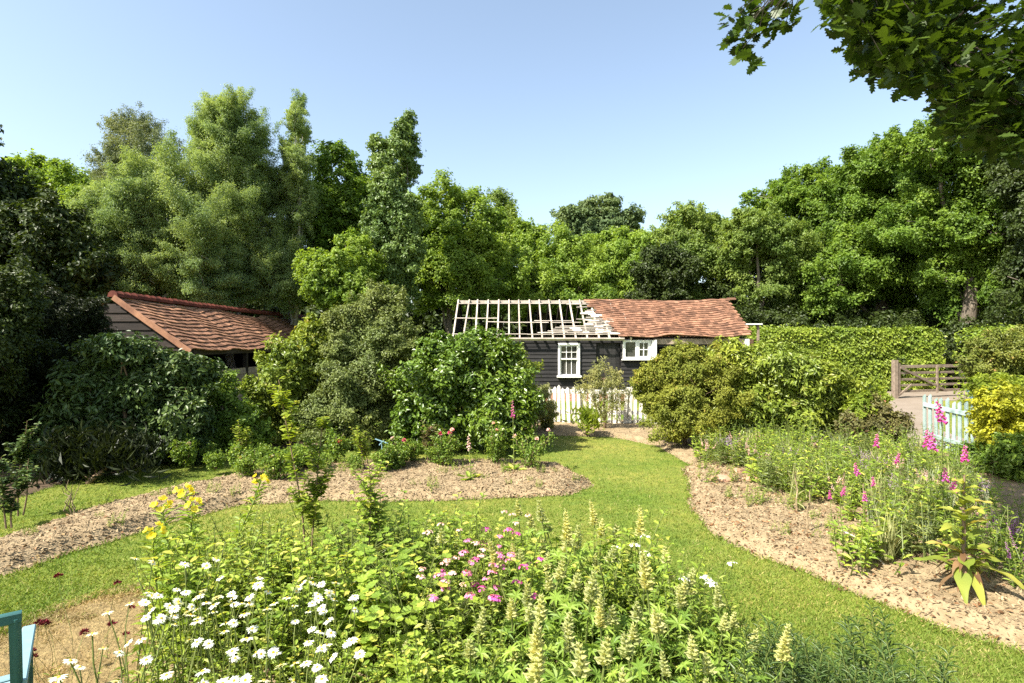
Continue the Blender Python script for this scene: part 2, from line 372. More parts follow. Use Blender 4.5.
LEFT_BED = gpoly([(-300, 520), (-200, 470), (0, 430), (180, 430), (400, 430), (540, 425), (550, 432), (480, 440), (400, 446), (300, 447), (220, 453), (130, 470), (50, 488), (-60, 525), (-160, 560)])
bed('rose_bed_soil', ROSE_BED, M_soil, .12); bed('right_bed_soil', RIGHT_BED, M_soil, .10)
bed('front_bed_soil', FRONT_BED, M_soil, .05); bed('fence_bed_soil', FENCE_BED, M_soil, .06); bed('left_bed_soil', LEFT_BED, rough_mat('dark_soil', (0.05, 0.035, 0.02), (0.13, 0.09, 0.055), 4, .95, .03), .05, .1)  # the left bed has a darker brown soil than the others
DRY = [tuple(p) for p in [(-4.3, 3.4), (-4.2, 4.1), (-3.75, 4.9), (-3.1, 5.5), (-2.6, 5.55), (-2.3, 5.2), (-2.1, 4.2), (-2.1, 3.2), (-3.0, 3.0)]]
bed('dry_turf_patch', DRY, M_straw, .012, .06, wob=.18)

def sheet(name, poly, z, mat):
    m = MB(); m.add([(x, y, z) for x, y in poly], [tuple(range(len(poly)))]); o = m.build(name, mat); return structure(o)
PATH = [(7.0, 25.8), (7.2, 23.0), (13.6, 22.3), (11.4, 18.0), (9.6, 15.0), (8.1, 12.9), (9.4, 12.2), (10.4, 12.6), (11.2, 15.0), (13.4, 18.0), (16.2, 22.0), (27, 23.5), (27, 27.0), (14, 26.2)]
sheet('path', PATH, .006, M_pave)
sheet('earth_path', [(8.1, 12.9), (7.3, 10.5), (6.9, 8.9), (5.7, 6.9), (4.5, 5.0), (7, 4.5), (11, 7.5), (10.5, 10.5), (9.4, 12.2)], .010, M_dirt)

def scatter(n, x0, x1, y0, y1, near=1.0, r=rng):
    """points on the ground, denser towards the viewer"""
    u = r.random(n); y = (y0**-near+u*(y1**-near-y0**-near))**(-1/near); x = r.uniform(-1, 1, n)*(y*.98+.6)
    k = (x > x0) & (x < x1); return x[k], y[k]
# mown grass
x, y = scatter(420000, -14, 15, 3.2, 17, 1.2)
k = ~inbeds(x, y, .03-.08*rng.random(len(x))); pp = np.array(PATH); k &= polyclip(PATH, x, y) < 0
x, y = x[k], y[k]; N = len(x); d = rsph(N)*.75; d[:, 2] = np.abs(d[:, 2])*.4+.55
hgt = rng.uniform(.018, .045, N)*(0.8+.25*np.clip(y/8, 0, 2)); hgt *= np.where(inbeds(x, y, -.09), rng.uniform(1.0, 2.3, N), 1.0); wd = np.minimum(hgt, .045)*rng.uniform(.18, .34, N)
nn = nrm(rsph(N)*(1, 1, .2))
av = np.clip(.42+.45*fn(x, y, .9)+.2*fn(x, y, 4)+rng.normal(size=N)*.22, 0, .93); av[rng.random(N) < .05+.12*(fn(x, y, 1.4) > .35)] = 1.0
g = MB().inst(BLADE, np.stack([x, y, np.zeros(N)], 1), d, nn, np.stack([wd, hgt, hgt], 1), av)
tag(g.build('mown_grass', M_blade), 'short mown lawn grass around the beds, sun bleached in places', 'grass', kind='stuff')
# dead grass on the dry patch
x = rng.uniform(-4.5, -2, 90000); y = rng.uniform(3, 5.9, 90000); sdv = polyclip(DRY, x, y)+.18*fn(x, y, 3)
k = (sdv > -.25*rng.random(len(x))) & (polyclip(FRONT_BED, x, y) < 0.05); x, y = x[k], y[k]; N = len(x); d = rsph(N); d[:, 2] = np.abs(d[:, 2])*.35
hgt = rng.uniform(.02, .055, N)
g = MB().inst(BLADE, np.stack([x, y, np.full(N, .010)], 1), d, nrm(rsph(N)+(0, 0, .5)), np.stack([hgt*.13, hgt, hgt], 1))
tag(g.build('dead_grass', leaf((.18, .12, .045), (.45, .34, .17), (.22, .24, .05), .15, .8, .1, 2.0)), 'tan dead grass on the scorched patch of lawn', 'dry grass', kind='stuff')
def chips(poly, n, label, wob=.1, h=.10, size=(.012, .042)):
    poly = np.asarray(poly); lo = poly.min(0); hi = poly.max(0); x = rng.uniform(lo[0], hi[0], n*3); y = rng.uniform(lo[1], hi[1], n*3)
    k = (polyclip(poly, x, y)+wob*fn(x, y, 3) > -.04) & (np.abs(x) < y*1.05+.5) & (y > 2); x, y = x[k][:n], y[k][:n]; N = len(x)
    sdn = polyclip(poly, x, y)+wob*fn(x, y, 3); z = np.clip(sdn/.25, 0, 1); z = h*z*z*(3-2*z)+.035*fn(x, y, 7)*np.clip(sdn/.15, 0, 1)+.012
    d = rsph(N); d[:, 2] *= .35; L = rng.uniform(*size, N)
    g = MB().inst(CHIP, np.stack([x, y, z], 1), d, nrm(rsph(N)*.5+(0, 0, 1)), np.stack([L*.45, L, L], 1))
    tag(g.build('bark_mulch', M_chip), label, 'mulch', kind='stuff')
chips(ROSE_BED, 60000, 'dry bark mulch covering the long rose bed', h=.12)
chips(RIGHT_BED, 60000, 'dry bark mulch and litter on the bed beside the gate path', h=.10, size=(.012, .045))
chips(FENCE_BED, 5000, 'leaf litter along the foot of the white picket fence', h=.06)

for poly_, n_l, lab_ in ((RIGHT_BED, 2600, 'curled brown dead leaves lying on the mulch by the lawn edge'), (ROSE_BED, 1500, 'scattered brown dead leaves on the mulch of the rose bed')):
    pl_ = np.asarray(poly_); x = rng.uniform(pl_[:, 0].min(), pl_[:, 0].max(), n_l*3); y = rng.uniform(pl_[:, 1].min(), pl_[:, 1].max(), n_l*3)
    k = (polyclip(pl_, x, y) > -.06) & (fn(x, y, 2.2) > -.25) & (np.abs(x) < y*1.0+.5); x, y = x[k][:n_l], y[k][:n_l]; N = len(x); z = np.clip((polyclip(pl_, x, y)+.1*fn(x, y, 3))/.25, 0, 1); z = .11*z*z*(3-2*z)+.035*fn(x, y, 7)*(z > .3)+.018
    d = rsph(N); d[:, 2] *= .4; L = rng.uniform(.02, .06, N); g = MB().inst(OVAL, np.stack([x, y, z], 1), d, nrm(rsph(N)*.6+(0, 0, 1)), np.stack([L*.5, L, L*1.8], 1))
    tag(g.build('leaf_litter', leaf((.10, .05, .022), (.30, .17, .085), (.40, .30, .14), .12, .7, .15, 3.0)), lab_, 'dead leaves', kind='stuff')
# ------------------------------------------------------------------ buildings
def tile_roof(mb, p0, ex, es, width, slope, gauge, wave, thick=.035, seg=60, holes=None, jag=.006, tw=.17):
    """courses of overlapping plain tiles; p0 eave corner, ex along eave, es up the slope"""
    ex = np.asarray(ex, float); es = np.asarray(es, float); nz = np.cross(ex, es); nz /= np.linalg.norm(nz)
    if nz[2] < 0: nz = -nz
    nt_ = int(width/tw); nc = int(slope/gauge)
    for c in range(nc):
        for i in range(nt_):
            xa = (i+(.5 if c % 2 else 0))*tw; xb = min(xa+tw*.97, width)
            if xa >= width: continue
            if holes and holes((xa+xb)/2, (c+.5)*gauge): continue
            q = []
            j = rng.normal()*jag; lift = thick*rng.uniform(.75, 1.25)
            for xx, s_, h_ in ((xa, c*gauge-.02+j, lift), (xb, c*gauge-.02+j, lift), (xb, (c+1)*gauge+.03, .004), (xa, (c+1)*gauge+.03, .004)):
                ds, dn = wave(xx, s_); q.append(p0+ex*xx+es*np.clip(s_+ds, -.05, slope)+nz*(h_+dn))
            q.append(q[0]-nz*lift*.8); q.append(q[1]-nz*lift*.8)
            mb.add(q, [(0, 1, 2, 3), (4, 5, 1, 0)])
def boards(mb, x0, x1, z0, z1, y, nrmy, bw=.16, skip=None, axis=0, t=.022, top=None):
    """overlapping horizontal weatherboards on a wall facing nrmy; axis 0: along x at fixed y, axis 1: along y at fixed x"""
    n = int(round((z1-z0)/bw))
    for i in range(n):
        za = z0+i*(z1-z0)/n; zb = za+(z1-z0)/n+.012
        spans = [(x0, x1)]
        if top:
            lo_, hi_ = top(za+.5*bw); spans = [(max(x0, lo_), min(x1, hi_))]
        for (hx0, hx1, hz0, hz1) in (skip or []):
            if zb-.03 > hz0 and za+.03 < hz1:
                ns = []
                for a, b in spans:
                    if hx1 <= a or hx0 >= b: ns.append((a, b))
                    else:
                        if hx0 > a: ns.append((a, hx0))
                        if hx1 < b: ns.append((hx1, b))
                spans = ns
        for a, b in spans:
            if b-a < .05: continue
            e = rng.normal()*.004; o1 = nrmy*(t+.008+abs(e)); o0 = nrmy*.004
            pts = [(a, o1, za+e), (b, o1, za+rng.normal()*.004), (b, o0, zb), (a, o0, zb), (a, 0.0, za), (b, 0.0, za)]
            V = [(p[0], y+p[1], p[2]) if axis == 0 else (y+p[1], p[0], p[2]) for p in pts]
            mb.add(V, [(0, 1, 2, 3), (4, 5, 1, 0), (0, 3, 4), (1, 5, 2)])

# --- the half stripped barn
Yb = 22.0; ez = 2.46; rz_ = 3.98; Xl, Xm, Xr = -2.30, 3.62, 9.30; run = 2.35; Yr = Yb+run
barn = thing('garden_barn', 'low black weatherboarded barn, half its roof bare rafters and half red tiles', 'barn', (3.5, Yb, 0))
slope_v = np.array((0, run, rz_-ez)); SL = np.linalg.norm(slope_v); es = slope_v/SL
def bp(x, s, off=0.0):       # point on the front slope, s metres up from the eave
    return np.array((x, Yb-.14, ez))+es*s+np.array((0, -es[2], es[1]))*off
ridge_s = SL*(run+.14)/run
es_b = np.array((0, -es[1], es[2]))
# wall with its openings
SASH = (1.78, 2.62, .93, 2.24); CASE = (4.28, 5.36, 1.62, 2.36); BAY = (5.5, 8.95, .0, 2.12); DOOR = (3.25, 4.2, 0, 2.25)
m = MB(); boards(m, Xl, 8.9, .32, 2.40, Yb, -1, .15, [SASH, CASE, BAY, DOOR]); m.build('front_wall', M_black, barn)
m = MB(); m.box((1.6, Yb+.03, .16), (7.8, .12, .32)); m.build('brick_plinth', M_brick, barn)
m = MB(); boards(m, Yb, Yb+2*run, .1, 3.9, Xl, -1, .15, None, 1, top=lambda z: (Yb+max(0, (z-2.4)*run/1.5), Yb+2*run-max(0, (z-2.4)*run/1.5))); m.build('gable_wall', M_black, barn)
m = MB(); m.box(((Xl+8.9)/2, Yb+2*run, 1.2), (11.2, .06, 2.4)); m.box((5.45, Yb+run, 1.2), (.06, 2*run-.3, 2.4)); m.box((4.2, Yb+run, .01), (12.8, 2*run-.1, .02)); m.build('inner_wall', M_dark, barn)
for xs in (Xl+.08, -.3, 1.2, 3.22, 5.43, 7.2):
    m = MB(); m.box((xs, Yb+.10, 1.22), (.12, .12, 2.44), b=.01); m.build('wall_post', M_brown, barn)
m = MB()
for q in range(6): m.box((3.33+q*.155, Yb+.10+rng.normal()*.004, 1.12), (.148, .03, 2.22))
dr = m.build('plank_door', M_black, barn); m = MB(); m.box((4.02, Yb+.06, 1.1), (.03, .05, .12), b=.008); m.build('handle', M_brown, dr)
# sash window
x0, x1, z0, z1 = SASH; wf = MB(); yf = Yb-.045
for xx in (x0+.035, x1-.035): wf.box((xx, yf, (z0+z1)/2), (.075, .10, z1-z0), b=.008)
for zz in (z1-.035,): wf.box(((x0+x1)/2, yf, zz), (x1-x0-.15, .10, .075), b=.008)
sash = wf.build('sash_window', M_white, barn)
m = MB(); m.box(((x0+x1)/2, yf-.04, z0+.015), (x1-x0+.10, .2, .075), b=.01); m.build('sill', M_white, sash)
m = MB(); zm = (z0+z1)/2+.02
def sashes(m, xa, xb, za, zb, nx, nz, y, w=.05, bar=.022):
    m.box((xa+w/2, y, (za+zb)/2), (w, .04, zb-za)); m.box((xb-w/2, y, (za+zb)/2), (w, .04, zb-za))
    m.box(((xa+xb)/2, y, za+w/2), (xb-xa-2*w, .04, w)); m.box(((xa+xb)/2, y, zb-w/2), (xb-xa-2*w, .04, w))
    for i in range(1, nx): m.box((xa+w+(xb-xa-2*w)*i/nx, y, (za+zb)/2), (bar, .03, zb-za-2*w-.002))
    for i in range(1, nz): m.box(((xa+xb)/2, y+.003, za+w+(zb-za-2*w)*i/nz), (xb-xa-2*w-.002, .024, bar))
sashes(m, x0+.07, x1-.07, zm, z1-.07, 3, 2, yf+.01); m.build('upper_sash', M_white, sash)
m = MB(); sashes(m, x0+.07, x1-.07, z0+.05, zm+.03, 3, 1, yf+.06); m.build('lower_sash', M_white, sash)
m = MB(); m.box(((x0+x1)/2, yf+.075, (z0+z1)/2), (x1-x0-.15, .008, z1-z0-.1)); m.build('pane', M_glass, sash)
# casement, its outer leaf standing open
x0, x1, z0, z1 = CASE; wf = MB(); xm_ = (x0+x1)/2
for xx in (x0+.03, x1-.03, xm_): wf.box((xx, yf, (z0+z1)/2), (.065, .10, z1-z0), b=.008)
for zz in (z1-.03, z0+.03): wf.box((xm_, yf, zz), (x1-x0-.13, .094, .06), b=.008)
cas = wf.build('casement_window', M_white, barn)
m = MB(); m.box((xm_, yf-.05, z0-.02), (x1-x0+.1, .18, .05), b=.008); m.build('sill', M_white, cas)
m = MB(); sashes(m, xm_+.03, x1-.06, z0+.055, z1-.055, 2, 2, yf-.02, .06, .03); m.build('casement', M_white, cas)
m = MB(); sashes(m, x0+.06, xm_-.03, z0+.055, z1-.055, 1, 1, yf-.02, .03, .03); m.build('casement', M_white, cas)
m = MB(); m.box((x1+.10, yf-.13, (z0+z1)/2), (.20, .035, z1-z0), np.array([[.8, -.6, 0], [.6, .8, 0], [0, 0, 1]]).T); m.build('open_shutter', M_white, cas)
m = MB(); m.box((xm_, yf+.03, (z0+z1)/2), (x1-x0-.12, .008, z1-z0-.1)); m.build('pane', M_glass, cas)
# rafters, both slopes
for i, xx in enumerate(np.linspace(Xl+.02, 4.6, 17)):
    j = rng.normal()*.025
    m = MB(); m.bar(bp(xx+j, -.10), bp(xx+rng.normal()*.015, ridge_s-.02), .058, .10, (0, -es[2], es[1]), b=.006); m.build('rafter', M_pale, barn)
    m = MB(); a = np.array((xx, Yb+2*run+.10, ez-.02)); b_ = np.array((xx+rng.normal()*.02, Yr+.02, rz_-.03)); m.bar(a, b_, .075, .10, (0, .6, .8), b=.006); m.build('rear_rafter', M_brown, barn)
m = MB(); m.box(((Xl+Xr)/2-2.2, Yr, rz_+.0), (Xr-Xl-4.4, .035, .15), b=.005); m.build('ridge_board', M_pale, barn)
m = MB(); m.bar(bp(Xl-.05, -.13, .0), bp(4.3, -.13, .0), .05, .10, (0, -es[2], es[1]), b=.006); m.build('eaves_board', M_pale, barn)
m = MB(); m.box(((Xl+8.9)/2, Yb+.08, 2.42), (11.2, .12, .12)); m.build('wall_plate', M_brown, barn)
def batten(s, xa, xb, name='batten'):
    m = MB(); n = max(2, int((xb-xa)/.9)); xs = np.linspace(xa, xb, n+1)
    for a, b in zip(xs[:-1], xs[1:]): m.bar(bp(a-.01, s+rng.normal()*.012, .062), bp(b+.01, s+rng.normal()*.012, .062), .034, .025, (0, -es[2], es[1]))
    m.build(name, M_pale, barn)
edge = lambda s: 3.55+(.0 if s < .3 else -.22*(s-.3))+.10*math.sin(s*9)       # ragged left edge of the tiles
stair = lambda s: 4.15-.33*s if s < 1.4 else 3.68-.6*(s-1.4)
for s, xa in ((.12, Xl), (.24, 1.0), (.36, 1.4), (.48, 1.55), (.60, 1.7), (.72, 1.9), (.84, 2.9), (.96, 3.0), (1.1, 3.05), (1.25, 2.6), (1.42, 3.0), (1.6, 3.1), (1.78, 2.9), (2.0, 3.1), (2.25, 2.7), (2.5, 2.3)):
    batten(s, xa, max(xa+.5, stair(s)+.35))
batten(1.02, -1.0, 1.45); batten(1.34, Xl, -.6); batten(1.12, .9, 2.4); batten(2.55, Xl, 2.2); batten(1.0, 1.55, 2.75)
for q in range(26):          # slipped slips of felt and lath left between the battens
    s = rng.uniform(.15, 2.0); xx = stair(s)-rng.uniform(.05, .9)*(1 if s > .9 else 1.9)
    m = MB(); m.bar(bp(xx, s, .08), bp(xx+rng.uniform(.22, .42), s+rng.normal()*.03, .085), .11, .012, (0, -es[2], es[1])); m.build('loose_lath', M_pale, barn)
# tiles
def wv(x, s): return (.11*math.sin(.9*x+.6)*(s/SL)+.07*math.sin(2.1*x+1.0+.4*s)+.03*math.sin(4.6*x), -.05*math.sin(math.pi*np.clip(x/5.3, 0, 1))*(s/SL)+.022*math.sin(2.2*x+s*1.3)+.012*math.sin(5.1*x+2*s))
m = MB(); x_t = 3.05
tile_roof(m, bp(x_t, -.06, .085), (1, 0, 0), es, Xr-x_t, ridge_s+.02, .165, wv, .040, holes=lambda x, s: x+x_t < stair(s)+.12*math.sin(int(s/.165)*2.3))
m.build('tiled_roof', M_tile_b, barn)
m = MB(); xs = np.arange(3.45, Xr-.05, .32)
for xx in xs:
    t_ = (xx-3.4)/(Xr-3.4); zz = rz_+.10-.07*math.sin(math.pi*t_)+rng.normal()*.006+(.07*max(0, t_-.85)/.15); an = np.linspace(0, math.pi, 6)
    V = [(xx+e*.335+(0 if e else 0), Yr+.125*math.cos(a), zz-.06+.10*math.sin(a)) for e in (0, 1) for a in an]
    m.add(V, [(i, i+1, 7+i, 6+i) for i in range(5)]+[tuple(range(6)), tuple(range(11, 5, -1))])
m.build('ridge_tiles', M_tile_b, barn)
m = MB(); tile_roof(m, np.array((x_t+.6, Yb+2*run+.14, ez+.07)), (1, 0, 0), es_b, Xr-x_t-.6, ridge_s, .43, lambda x, s: (0, 0), .045); m.build('rear_tiles', M_tile, barn)
# open bay at the right end
m = MB(); m.box((7.2, Yb-.06, 2.30), (3.5, .05, .22), b=.006); m.build('fascia_board', M_gatewood, barn)
m = MB(); m.box((9.05, Yb-.06, 1.2), (.17, .14, 2.4), b=.012); m.build('bay_post', M_white, barn)
m = MB(); m.box((9.24, Yb+.12, 1.2), (.2, .24, 2.38)); m.box((9.20, Yb+1.4, 1.2), (.06, 2.3, 2.38)); m.build('brick_pier', M_brick, barn)
m = MB(); m.box((9.62, Yb+1.5, 3.0), (.9, 1.3, .05), b=.01); lt = m.build('lean_to_roof', M_white, barn)
m = MB(); m.box((9.95, Yb+1.0, 1.5), (.09, .09, 2.95), b=.01); m.build('post', M_gatewood, lt)

# --- the long open cart shed, gable towards the viewer
Xc, Yg, Ye = -11.42, 16.4, 31.5; ze, zr, hw = 2.12, 3.62, 2.10; sv = np.array((-hw, 0, zr-ze)); CL = np.linalg.norm(sv); ev = sv/CL
shed = thing('cart_shed', 'long open sided shed, brown boarded gable and red tiled roof among the laurels', 'shed', (Xc, Yg, 0))
def wc(y, s):
    t = s/CL; return (.16*math.sin(.42*y+.3)*t+.20*math.sin(1.15*y+2.0*t)*t+.06*math.sin(2.6*y+1)+.02*math.sin(5*y), .018*math.sin(1.7*y+2*s)-.05*math.sin(math.pi*np.clip(y/15.5, 0, 1))*t)
pe = np.array((Xc+hw+.12, Yg-.12, ze-.09))
m = MB(); tile_roof(m, pe, (0, 1, 0), ev, Ye-Yg, CL+.14, .20, wc, .045); m.build('tiled_roof', M_tile, shed)
m = MB(); tile_roof(m, np.array((Xc-hw-.12, Yg-.12, ze-.09)), (0, 1, 0), ev*(-1, 1, 1), Ye-Yg, CL+.14, .47, lambda x, s: (0, 0), .05); m.build('rear_tiles', M_tile, shed)
m = MB()
for yy in np.arange(Yg-.14, Ye-.1, .30):
    an = np.linspace(0, math.pi, 6); zz = zr+.07-.05*math.sin(math.pi*np.clip((yy-Yg)/15.5, 0, 1))+rng.normal()*.006
    V = [(Xc+.15*math.cos(a), yy+e*.29, zz-.10+.15*math.sin(a)*(1+.25*(1-e))) for e in (0, 1) for a in an]
    m.add(V, [(i, 6+i, 7+i, i+1) for i in range(5)]+[tuple(range(6))[::-1], tuple(range(6, 12))])
m.build('ridge_tiles', M_ridge, shed)
m = MB(); boards(m, Xc-hw, Xc+hw, .15, 3.62, Yg, -1, .24, None, 0, .03, top=lambda z: (Xc-min(hw, (zr-z-.12)/(zr-ze)*hw), Xc+min(hw, (zr-z-.12)/(zr-ze)*hw))); m.build('gable_wall', M_brown, shed)
m = MB(); nv = np.array((-ev[2], 0, ev[0]))*-1
m.bar(pe+(0, -.03, -.03), pe+ev*(CL+.12)+(0, -.03, -.03), .03, .16, nv, b=.004); m.build('bargeboard', M_tile, shed)
m = MB(); m.box((Xc+hw-.05, Yg+.06, 1.0), (.14, .16, 2.0), b=.012); m.build('corner_post', M_gatewood, shed)
for yy in (20.0, 24.0, 28.0):
    m = MB(); m.box((Xc+hw-.05, yy, 1.0), (.14, .14, 2.0), b=.012); m.build('bay_post', M_brown, shed)
m = MB(); boards(m, Yg+.2, Ye, .05, 1.38, Xc+hw-.02, 1, .18, None, 1); m.build('low_boarded_front', M_gatewood, shed)
m = MB(); m.box((Xc+hw-.04, (Yg+Ye)/2, 1.98), (.14, Ye-Yg-.4, .16)); m.build('eaves_beam', M_brown, shed)
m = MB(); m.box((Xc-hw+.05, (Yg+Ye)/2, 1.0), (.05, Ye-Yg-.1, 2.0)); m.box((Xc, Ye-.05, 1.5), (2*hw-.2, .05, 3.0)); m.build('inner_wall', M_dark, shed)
for yy in np.arange(Yg+.6, Ye, .9):
    pass

# ------------------------------------------------------------------ fences and gates
def picket(m, foot, d, w, h, t, lean=0.0, pointed=True):
    """one pale with a pointed top; d along the fence"""
    d = np.asarray(d, float); up = np.array((0, 0, 1.0))+d*lean; up /= np.linalg.norm(up); n = np.cross(d, up)
    pr = [(-w/2, 0), (w/2, 0), (w/2, h-.05), (0, h) if pointed else (w/4, h), (-w/2, h-.05)]
    V = [foot+d*x+up*z+n*o for o in (-t/2, t/2) for x, z in pr]
    m.add(V, [(4, 3, 2, 1, 0), (5, 6, 7, 8, 9)]+[(i, (i+1) % 5, 5+(i+1) % 5, 5+i) for i in range(5)])
pf = thing('picket_fence', 'weathered white picket fence in front of the black barn', 'fence', (3.1, 15.6, 0))
a, b = np.array((.6, 15.75, .06)), np.array((4.3, 15.35, .06)); n_ = 27; d = (b-a)/np.linalg.norm(b-a)
for i in range(n_+1):
    m = MB(); picket(m, a+(b-a)*i/n_+np.array((0, rng.normal()*.012, rng.normal()*.02)), d, .085, .98+rng.normal()*.025, .02, rng.normal()*.035); m.build('picket', M_fence, pf)
for z in (.30, .86):
    m = MB(); m.bar(a+(0, .05, z), b+(0, .05, z), .04, .11, b=.006); m.build('rail', M_fence, pf)
for t in (0, .36, .7, 1):
    m = MB(); m.box(a+(b-a)*t+np.array((0, .12, .48)), (.09, .09, 1.0), b=.01); m.build('fence_post', M_fence, pf)

mg = thing('picket_gate', 'pale mint green picket gate standing open by the yellow shrub', 'gate', tuple(G(947, 452)))
a, b = P(925, 447, 12.4), P(973, 463, 11.3); a[2] = .05; b[2] = -.04; n_ = 8; d = (b-a)/np.linalg.norm(b-a)
nn = np.cross(d, (0, 0, 1))
for i in range(n_+1):
    m = MB(); picket(m, a+(b-a)*i/n_, d*(1, 1, 0)/np.linalg.norm(d[:2]), .072, 1.10+.03*math.sin(i*2.1), .022, rng.normal()*.012, False); m.build('picket', M_mint, mg)
for z in (.25, .88):
    m = MB(); m.bar(a+(0, 0, z)-nn*.03*-1, b+(0, 0, z)+nn*.03, .035, .09, b=.006); m.build('rail', M_mint, mg)
gp = MB(); gp.box(P(979, 460, 11.2)*(1, 1, 0)+(0, 0, .32), (.12, .12, .64), b=.015); tag(gp.build('gate_post', M_gatewood), 'short brown post at the hinge end of the mint picket gate', 'post')

fg = thing('field_gate', 'weathered five bar timber gate across the pale drive', 'gate', tuple(P(896, 397, 23.0)*(1, 1, 0)))
a = P(898, 397, 23.0); a[2] = 0; b = a+np.array((4.0, 1.2, 0)); d = (b-a)/np.linalg.norm(b-a)
for p, hh, w in ((a, 1.55, .19),):
    m = MB(); m.box(p+(-.12, 0, hh/2), (w, w, hh), b=.02); m.build('hanging_post', M_gatewood, fg)
for i, z in enumerate((.28, .52, .76, 1.02, 1.28)):
    m = MB(); m.bar(a+(0, 0, z)+d*.03, b+(0, 0, z), .035, .095 if i < 4 else .12, b=.006); m.build('rail', M_gatewood, fg)
for t, hh in ((.01, 1.40), (.99, 1.34), (.5, 1.3)):
    m = MB(); m.box(a+(b-a)*t+np.array((0, -.045 if t == .5 else 0, hh/2+.1)), (.09, .05 if t == .5 else .09, hh-.15), b=.008); m.build('stile', M_gatewood, fg)
m = MB(); m.bar(a+(0, -.05, 1.25)+d*.1, a+d*2.6+np.array((0, -.05, .25)), .03, .09, b=.006); m.build('brace', M_gatewood, fg)
m = MB(); m.bar(a+(.05, -.04, .12)+d*-.05, a+d*.7+np.array((0, -.04, .55)), .03, .09, b=.006); m.build('brace', M_gatewood, fg)
p = P(923, 386, 27.5); p[2] = 0
m = MB(); m.box(p+(0, 0, .75), (.3, .3, 1.5), b=.03); m.box(p+(0, 0, 1.52), (.22, .22, .06), b=.02); tag(m.build('gate_post', M_gatewood), 'broad weathered timber post standing behind the five bar gate', 'post')
rf = thing('rail_fence', 'rough timber rail fence beyond the five bar gate', 'fence', (18.5, 28.5, 0))
for xx in (19.6, 22.4):
    m = MB(); m.box((xx, 28.5, .7), (.16, .16, 1.4), b=.02); m.build('fence_post', M_gatewood, rf)
for z in (.6, 1.15):
    m = MB(); m.bar((19.2, 28.4, z), (25, 28.6, z+.03), .05, .12, b=.01); m.build('rail', M_gatewood, rf)
# a blue tub among the shrubs by the drive
m = MB(); c = P(985, 386, 15.5); pr = [(.30, 0), (.36, .40), (.40, .42), (.40, .46), (.35, .46), (.30, .06)]
c[2] = 0.50
k = 20; V = [(c[0]+r_*math.cos(q*6.2832/k), c[1]+r_*math.sin(q*6.2832/k), c[2]+z_) for r_, z_ in pr for q in range(k)]
m.add(V, [(i*k+j, i*k+(j+1) % k, (i+1)*k+(j+1) % k, (i+1)*k+j) for i in range(5) for j in range(k)]+[tuple(range(k))[::-1], tuple(range(5*k, 6*k))])
M_tub = rough_mat('blue_plastic', (.10, .20, .30), (.14, .26, .38), 3, .45, 0)
tb = thing('blue_tub', 'blue tub half hidden among the shrubs beside the drive', 'blue_tub', (c[0], c[1], 0))
m.build('tray', M_tub, tb)
for dx, dy in ((-.2, -.15), (.2, -.15), (0, .22)):
    m = MB(); m.tube([(c[0]+dx*1.3, c[1]+dy*1.3, 0), (c[0]+dx, c[1]+dy, .52)], .025, 6); m.build('leg', M_brown, tb)

# ------------------------------------------------------------------ garden chair at the near left corner
ch = thing('garden_chair', 'teal slatted garden chair with pale blue armrests beside the scorched turf', 'chair', (-2.64, 2.63, 0))
ca, sa = -.6, .8
def cp(f, s, z): return np.array((-2.67+f*ca-s*sa, 2.634+f*sa+s*ca, z))      # f: forward, s: sideways
def cbar(name, p, q, w, t, mat, up=(0, 0, 1), parent=None):
    m = MB(); m.bar(cp(*p), cp(*q), w, t, up, b=.006); return m.build(name, mat, parent or ch)
for s in (-.29, .29):
    cbar('back_post', (-.02, s, .42), (-.16, s, 1.0), .036, .042, M_teal, (1, 0, .2)); cbar('leg', (-.02, s, 0), (-.02, s, .44), .05, .055, M_teal, (1, 0, 0)); cbar('leg', (.46, s, 0), (.46, s, .62), .05, .05, M_teal, (1, 0, 0))
    cbar('armrest', (-.08, s*1.03, .645), (.56, s*1.03, .66), .062, .026, M_blue)
    cbar('seat_rail', (-.02, s, .40), (.46, s, .42), .03, .07, M_teal)
for s in np.linspace(-.2, .2, 5): cbar('back_slat', (-.035, s, .46), (-.155, s, .96), .05, .018, M_teal, (1, 0, .2))
cbar('top_rail', (-.16, -.315, 1.0), (-.16, .315, 1.0), .036, .05, M_teal); cbar('lower_rail', (-.03, -.27, .47), (-.03, .27, .47), .03, .05, M_teal)
for f in np.linspace(.02, .46, 6): cbar('seat_slat', (f, -.28, .445), (f, .28, .445), .065, .02, M_blue)
#NEXT
# ------------------------------------------------------------------ trees behind
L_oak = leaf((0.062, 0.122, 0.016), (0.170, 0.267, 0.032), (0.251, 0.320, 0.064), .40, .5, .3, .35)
L_oakd = leaf((0.021, 0.038, 0.007), (0.053, 0.079, 0.012), None, .25, .5, .35, .35)  # darkened leaf tone: shade of the left-hand trees is put into the colour
L_birch = leaf((0.131, 0.195, 0.074), (0.291, 0.375, 0.147), (0.383, 0.454, 0.340), .42, .5, .3, .35)
L_birchg = leaf((0.108, 0.139, 0.076), (0.202, 0.235, 0.127), (0.304, 0.329, 0.190), .3, .5, .35, .35)
L_hazel = leaf((0.107, 0.181, 0.027), (0.250, 0.350, 0.049), (0.333, 0.392, 0.159), .42, .5, .3, .35)
L_poplar = leaf((0.086, 0.144, 0.039), (0.195, 0.281, 0.077), (0.296, 0.375, 0.173), .25, .45, .4, .35)
L_far = leaf((0.086, 0.137, 0.057), (0.159, 0.216, 0.086), None, .28, .6, .2, .2)
L_ash = leaf((0.107, 0.174, 0.034), (0.233, 0.308, 0.072), (0.301, 0.361, 0.129), .45, .5, .3, .35)
bgT = 'trees standing behind the two barns'
